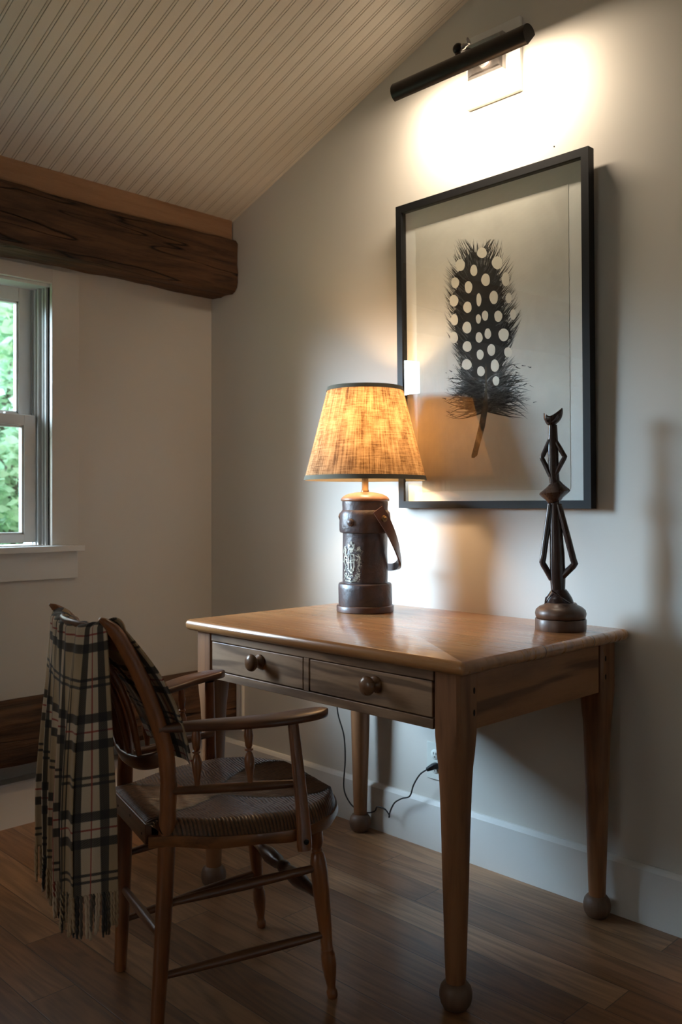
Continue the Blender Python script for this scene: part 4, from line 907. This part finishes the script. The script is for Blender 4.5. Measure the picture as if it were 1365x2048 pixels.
# underside of the seat
m = MB(); n = 40; top = []; 
outl = []
fs = [F0 + (F1 - F0) * math.sin(k / n * math.pi / 2) for k in range(n + 1)]
for f_ in fs: outl.append((SC0 + halfw(f_), f_))
for f_ in reversed(fs[:-1]): outl.append((SC0 - halfw(f_), f_))
m.prism([Vector((SC0 + (x - SC0) * 0.965, 0.2 + (y - 0.2) * 0.965, 0.410)) for x, y in outl], (0, 0, 0.018)); obj('seat_underside', m, M_rush, chair, smooth=False)
# seat frame: bent wooden strip around the sides and front, straight rail behind
def strip(z0, z1, off, th, k0=0, k1=None):
    m = MB(); rs = []; pts = [Vector((x, y, 0)) for x, y in outl][k0:k1]
    for i, p in enumerate(pts):
        a = pts[max(i - 1, 0)]; b = pts[min(i + 1, len(pts) - 1)]; d_ = (b - a).normalized(); nn = Vector((d_.y, -d_.x, 0))
        zz0 = z0 + 0.004 * math.sin(i * 0.7) * 0.5
        rs.append([p + nn * (off) + Vector((0, 0, z1)), p + nn * (off + th * 0.4) + Vector((0, 0, z1)), p + nn * (off + th * 0.7) + Vector((0, 0, (z0 + z1) / 2)), p + nn * (off) + Vector((0, 0, zz0)), p + nn * (off - th) + Vector((0, 0, zz0)), p + nn * (off - th) + Vector((0, 0, z1))])
    return m.rings(rs)
M_srail = wood('seat_rail_wood', (0.24, 0.090, 0.030), (0.10, 0.036, 0.014), 1, 0.38, 0.2, 0.8, 0.3, (0.02, 0.010, 0.007), 0.9)
obj('seat_rim', strip(0.403, 0.429, 0.0005, 0.010), M_srail, chair, ang=50)
m = MB(); m.box((-0.146, -0.027, 0.409), (0.146, -0.012, 0.4535)); rr_ = obj('rear_seat_rail', m, M_cx, chair, smooth=False, bevel=0.0015)
for xx in (-0.13, -0.07, 0.03, 0.12):
    m = MB(); m.lathe([(0.003, 0), (0.003, 0.0008)], (xx, -0.0268, 0.432 + 0.006 * math.sin(xx * 40)), (0, -1, 0), 8); obj('nail_head', m, M_hole, rr_, smooth=False)
# arms
def arm(side):
    C_ = [(0.160, -0.004, 0.668), (0.163, 0.045, 0.667), (0.175, 0.105, 0.667), (0.203, 0.180, 0.669), (0.224, 0.245, 0.672), (0.230, 0.310, 0.675), (0.227, 0.352, 0.676), (0.224, 0.374, 0.676)]
    Wd = [0.012, 0.014, 0.024, 0.031, 0.034, 0.034, 0.026, 0.008]
    S = spline([(*c, w) for c, w in zip(C_, Wd)], 6); pts = [Vector((s_[0] * side - (0.0 if side > 0 else 0.020 * s_[1] / 0.37), s_[1] * (1.0 if side > 0 else 0.83), s_[2] + (0.016 * s_[1] / 0.37 if side < 0 else 0))) for s_ in S]
    m = MB(); rs = []
    for i, p in enumerate(pts):
        t_ = (pts[min(i + 1, len(pts) - 1)] - pts[max(i - 1, 0)]).normalized(); sidev = Vector((t_.y, -t_.x, 0)).normalized(); w = S[i][3]; h = 0.0105 if w > 0.013 else 0.009
        ring = []
        for q in range(20):
            a = 2 * math.pi * q / 20; ca, sa = math.cos(a), math.sin(a); g = lambda v, e: math.copysign(abs(v) ** e, v)
            ring.append(p + sidev * g(ca, 0.55) * w + Vector((0, 0, 1)) * (g(sa, 0.6) * h - 0.009))
        rs.append(ring)
    return m.rings(rs)
obj('arm', arm(1), M_arm, chair, ang=50); obj('arm', arm(-1), M_arm, chair, ang=50)
def support(side):
    x = 1 if side > 0 else -1
    if x > 0: a, b, c = (0.236, 0.283, 0.655), (0.276, 0.287, 0.46), (0.288, 0.285, 0.386)
    else: a, b, c = (-0.228, 0.262, 0.668), (-0.268, 0.280, 0.46), (-0.288, 0.284, 0.386)
    m = MB(); m.tube([Vector(q) for q in spline([a, b, c], 8)], 1, 16, sq=[(0.0085 + 0.001 * i / 16, lerp([(0, 0.0120), (8, 0.0155), (14, 0.0175), (16, 0.015)], i), 0.75) for i in range(17)], up=(1, 0, 0)); return m
for sd in (1, -1):
    s_ = obj('arm_support', support(sd), M_cz, chair, ang=50)
    m = MB(); m.lathe([(0.006, 0), (0.006, 0.002), (0.004, 0.003), (0, 0.0035)], (sd * 0.297, 0.285, 0.408), (sd, 0, 0), 12, cap=False); obj('screw', m, M_hole, s_)
obj('side_rail', ring_turn((0.160, 0.020, 0.522), (0.256, 0.286, 0.524), [(0, 0.0085), (0.3, 0.0105), (0.7, 0.0105), (1, 0.0085)]), M_cy, chair)
obj('side_rail', ring_turn((-0.156, 0.014, 0.524), (-0.243, 0.275, 0.524), [(0, 0.0085), (0.3, 0.0105), (0.7, 0.0105), (1, 0.0085)]), M_cy, chair)
spd = [(0, 0.0055), (0.12, 0.0065), (0.28, 0.0105), (0.40, 0.0115), (0.50, 0.0075), (0.53, 0.0050), (0.55, 0.0095), (0.575, 0.0095), (0.59, 0.0060), (0.62, 0.0080), (0.78, 0.0105), (0.90, 0.0080), (1.0, 0.0065)]
for sd in (1, -1):
    for (xa, fa, xb, fb) in ((0.181, 0.078, 0.173, 0.078), (0.221, 0.186, 0.208, 0.186)):
        obj('arm_spindle', ring_turn((sd * xa, fa, 0.527), (sd * xb, fb - (0.01 if sd < 0 else 0), 0.662), spd, 14), M_cz, chair, ang=50)
# back: lower bow rail, top rail, spindles
lo = spline([(-0.152, 0.010, 0.600), (-0.128, -0.012, 0.582), (-0.08, -0.026, 0.571), (0.0, -0.034, 0.567), (0.08, -0.026, 0.571), (0.130, -0.008, 0.582), (0.153, 0.012, 0.596)], 6)
m = MB(); m.tube([Vector(p) for p in lo], 1, 14, sq=[(0.0175, 0.0065, 0.7)] * len(lo), up=(0, -0.35, 1)); obj('lower_back_rail', m, M_cx, chair, ang=50)
hi = spline([(-0.155, -0.100, 0.850), (-0.09, -0.140, 0.868), (0.0, -0.158, 0.872), (0.09, -0.140, 0.868), (0.158, -0.085, 0.850)], 6)
m = MB(); m.tube([Vector(p) for p in hi], 1, 14, sq=[(0.024, 0.0075, 0.7)] * len(hi), up=(0, -0.5, 1)); obj('top_back_rail', m, M_cx, chair, ang=50)
for k in range(5):
    x = -0.095 + 0.0475 * k; b0 = Vector((x, -0.034 + (x / 0.15) ** 2 * 0.03, 0.575)); b1 = Vector((x * 1.05, -0.156 + (x / 0.15) ** 2 * 0.05, 0.862)); mid = (b0 + b1) / 2 + Vector((0, 0.022, 0))
    m = MB(); ps = [Vector(p) for p in spline([tuple(b0), tuple(mid), tuple(b1)], 8)]; m.tube(ps, [lerp([(0, 0.005), (5, 0.0085), (10, 0.008), (16, 0.0045)], i) for i in range(len(ps))], 12); obj('back_spindle', m, M_cz, chair)

# ------------------------------------------------------------------ plaid blanket over the chair back
PER = 0.205
def plaid_mat(name='plaid_wool'):
    t = NT(name); uv = t.tc('UV'); u, v, _ = t.sep(uv)
    def bands(c):
        f = t.math('FRACT', t.math('DIVIDE', c, PER)); d = t.math('ABSOLUTE', t.math('SUBTRACT', f, 0.5))       # 0 at the red line
        e = lambda a, b: t.ramp(d, [(0, 0.0), (max(a - 0.006, 0.0001), 0.0), (a, 1.0), (b, 1.0), (b + 0.006, 0.0)]) if a > 0 else t.ramp(d, [(0, 1.0), (b, 1.0), (b + 0.003, 0.0)])
        red = e(0, 0.008); cream = e(0, 0.092); blk = e(0.092, 0.182); thin = e(0.452, 0.476)
        return red, cream, blk, thin
    ru, cu, bu_, tu = bands(u); rv, cv, bv, tv = bands(v)
    tan, crm, blk_, redc = (0.45, 0.32, 0.185), (0.70, 0.57, 0.43), (0.018, 0.020, 0.024), (0.30, 0.035, 0.028)
    col = t.mix(t.math('MULTIPLY', cu, 0.55), tan, crm); col = t.mix(t.math('MULTIPLY', cv, 0.55), col, crm)
    tw = t.math('FRACT', t.math('MULTIPLY', t.math('ADD', u, v), 260.0)); twm = t.ramp(tw, [(0.0, 0.25), (0.45, 0.25), (0.55, 1.0), (1.0, 1.0)])
    half = lambda mk: t.math('MULTIPLY', mk, t.math('MULTIPLY_ADD', twm, 0.20, 0.76))
    col = t.mix(half(tu), col, blk_); col = t.mix(half(tv), col, blk_)
    col = t.mix(half(ru), col, redc); col = t.mix(half(rv), col, redc)
    col = t.mix(half(bu_), col, blk_); col = t.mix(half(bv), col, blk_)
    fz = t.noise(t.map(uv, (500, 500, 1)), 1.0, 3)
    col = t.mix(t.math('MULTIPLY', fz, 0.25), col, (0.12, 0.10, 0.08))
    b = t.bsdf(col, 0.92, t.bump(t.math('ADD', fz, t.math('MULTIPLY', twm, 0.3)), 0.3, 0.001), spec=0.15)
    for q in t.t.nodes:
        if q.type == 'BSDF_PRINCIPLED': q.inputs['Sheen Weight'].default_value = 0.15
    return b
M_plaid = plaid_mat()
blanket = thing('plaid_blanket', 'beige and black plaid wool blanket with fringe draped over the chair back', 'blanket', CH, CR)
# cross section of the hanging part: s = 0 left edge .. 0.7 corner .. 1 edge of the flap turned towards the right
NB_S, NB_T = 190, 220
LB, LF = 0.560, 0.365     # lengths hanging behind and in front
def sec_top(s):
    if s < 0.7: q = s / 0.7; return (-0.150 + 0.272 * q, -0.158 - 0.018 * math.sin(math.pi * q) + 0.012 * q + 0.004 * math.sin(s * 46))
    q = (s - 0.7) / 0.3; return (0.122 + 0.036 * q, -0.146 + 0.036 * q + 0.002 * math.sin(q * 9))
def sec_hem(s):
    if s < 0.7:
        q = s / 0.7; am = 0.011 * min(1, (1 - q) * 5 + 0.25)
        return (-0.168 + 0.306 * q + 0.010 * math.cos(q * 31), -0.186 + 0.004 * q - am * math.sin(q * 31 + 0.6))
    q = (s - 0.7) / 0.3; return (0.138 + 0.035 * q + 0.006 * math.sin(math.pi * q), -0.183 + 0.088 * q)
def top_z(s): return 0.893 + 0.006 * s - 0.012 * math.sin(math.pi * s)
def bl_point(s, t_):
    """t_ 0 = back hem, 1 = front hem; returns point and cloth coordinate along the length"""
    d_ = t_ * (LB + LF + 0.05); T = sec_top(s); zt = top_z(s)
    if d_ < LB:
        k = 1 - d_ / LB; w = min(1.0, k * 1.35) ** 0.8; w = w * w * (3 - 2 * w) * 0.4 + w * 0.6
        Hh = sec_hem(s); x = T[0] + (Hh[0] - T[0]) * w; f = T[1] - 0.004 + (Hh[1] - T[1] + 0.004) * w
        f += 0.0025 * math.sin(s * 60 + k * 4) * k; z = zt - 0.012 - (LB - 0.006 - 0.012 * (1 - s)) * k + 0.004 * math.sin(9 * s) * k
    elif d_ < LB + 0.05:
        a = (d_ - LB) / 0.05 * math.pi; x = T[0] + 0.004 * (a / math.pi); r0 = 0.019
        f = T[1] - 0.004 + r0 * (1 - math.cos(a)) ; z = zt - 0.012 + r0 * math.sin(a) - 0.010 * (a / math.pi) + 0.002 * math.sin(s * 46) * math.sin(a)
    else:
        k = (d_ - LB - 0.05) / LF
        c0 = Vector((T[0] + 0.004, T[1] + 0.034, zt - 0.022)); e = Vector((-0.125 + 0.290 * s + 0.012 * max(0, s - 0.8) * 5, 0.062 + 0.012 * s, 0.574 - 0.004 * s))
        p = c0.lerp(e, k) + Vector((0.008 * s, 0.016 + 0.006 * s, 0.012)) * math.sin(math.pi * k)
        x, z = p.x, p.z; f = p.y + 0.005 * math.sin(s * 17) * k
    return Vector((x, f, z)), d_
me_b = MB(); uvl = me_b.b.loops.layers.uv.new('UVMap'); info = {}
U_RED = PER * 10.5
def cloth_u(s): return U_RED + 0.053 - (1 - s) / 0.3 * 0.093 if s > 0.7 else U_RED - 0.040 - (0.7 - s) / 0.7 * 0.46
def cloth_v(dd): return PER * 20.5 + 0.881 - LB + dd - 0.665          # red line where the cloth hangs at z = 0.665
verts = [[None] * (NB_T + 1) for _ in range(NB_S + 1)]
for i in range(NB_S + 1):
    for j in range(NB_T + 1):
        p, dd = bl_point(i / NB_S, j / NB_T); v = me_b.b.verts.new(p); verts[i][j] = v
        info[v] = (cloth_u(i / NB_S), cloth_v(dd))
for i in range(NB_S):
    for j in range(NB_T):
        fc = me_b.b.faces.new([verts[i][j], verts[i + 1][j], verts[i + 1][j + 1], verts[i][j + 1]])
        for lp_ in fc.loops: lp_[uvl].uv = info[lp_.vert]
cl = obj('blanket_cloth', me_b, M_plaid, blanket, ang=180)
sm = cl.modifiers.new('thickness', 'SOLIDIFY'); sm.thickness = 0.004; sm.offset = 0
# fringe: twisted tassels along the back hem
fm = MB(); uvf = fm.b.loops.layers.uv.new('UVMap')
rf = random.Random(4); nt = 72
for k in range(nt):
    s = (k + 0.5) / nt + rf.uniform(-0.004, 0.004); s = min(max(s, 0.003), 0.997); p, _ = bl_point(s, 0.0); ln = rf.uniform(0.055, 0.085) + 0.012 * s
    u0 = cloth_u(s); v0 = cloth_v(0.0) + rf.uniform(-0.004, 0.030)
    ph = rf.uniform(0, 6); sw = rf.uniform(-0.006, 0.006); swf = rf.uniform(-0.004, 0.004); n = 12; r0 = rf.uniform(0.0022, 0.0032)
    before = len(fm.b.faces)
    for strd in (0, 1):
        pts = [p + Vector((sw * (q / n) ** 2 + 0.0014 * math.cos(q * 1.3 + ph + strd * 3.14), swf * (q / n) + 0.0014 * math.sin(q * 1.3 + ph + strd * 3.14), 0.003 - ln * q / n)) for q in range(n + 1)]
        fm.tube(pts, [r0 * (0.85 if q < n else 0.5) for q in range(n + 1)], 6)
    fm.b.faces.ensure_lookup_table()
    for fc in fm.b.faces[before:]:
        for lp_ in fc.loops: lp_[uvf].uv = (u0, v0 + rf.uniform(-0.0, 0.001))
obj('fringe', fm, M_plaid, blanket, ang=180)
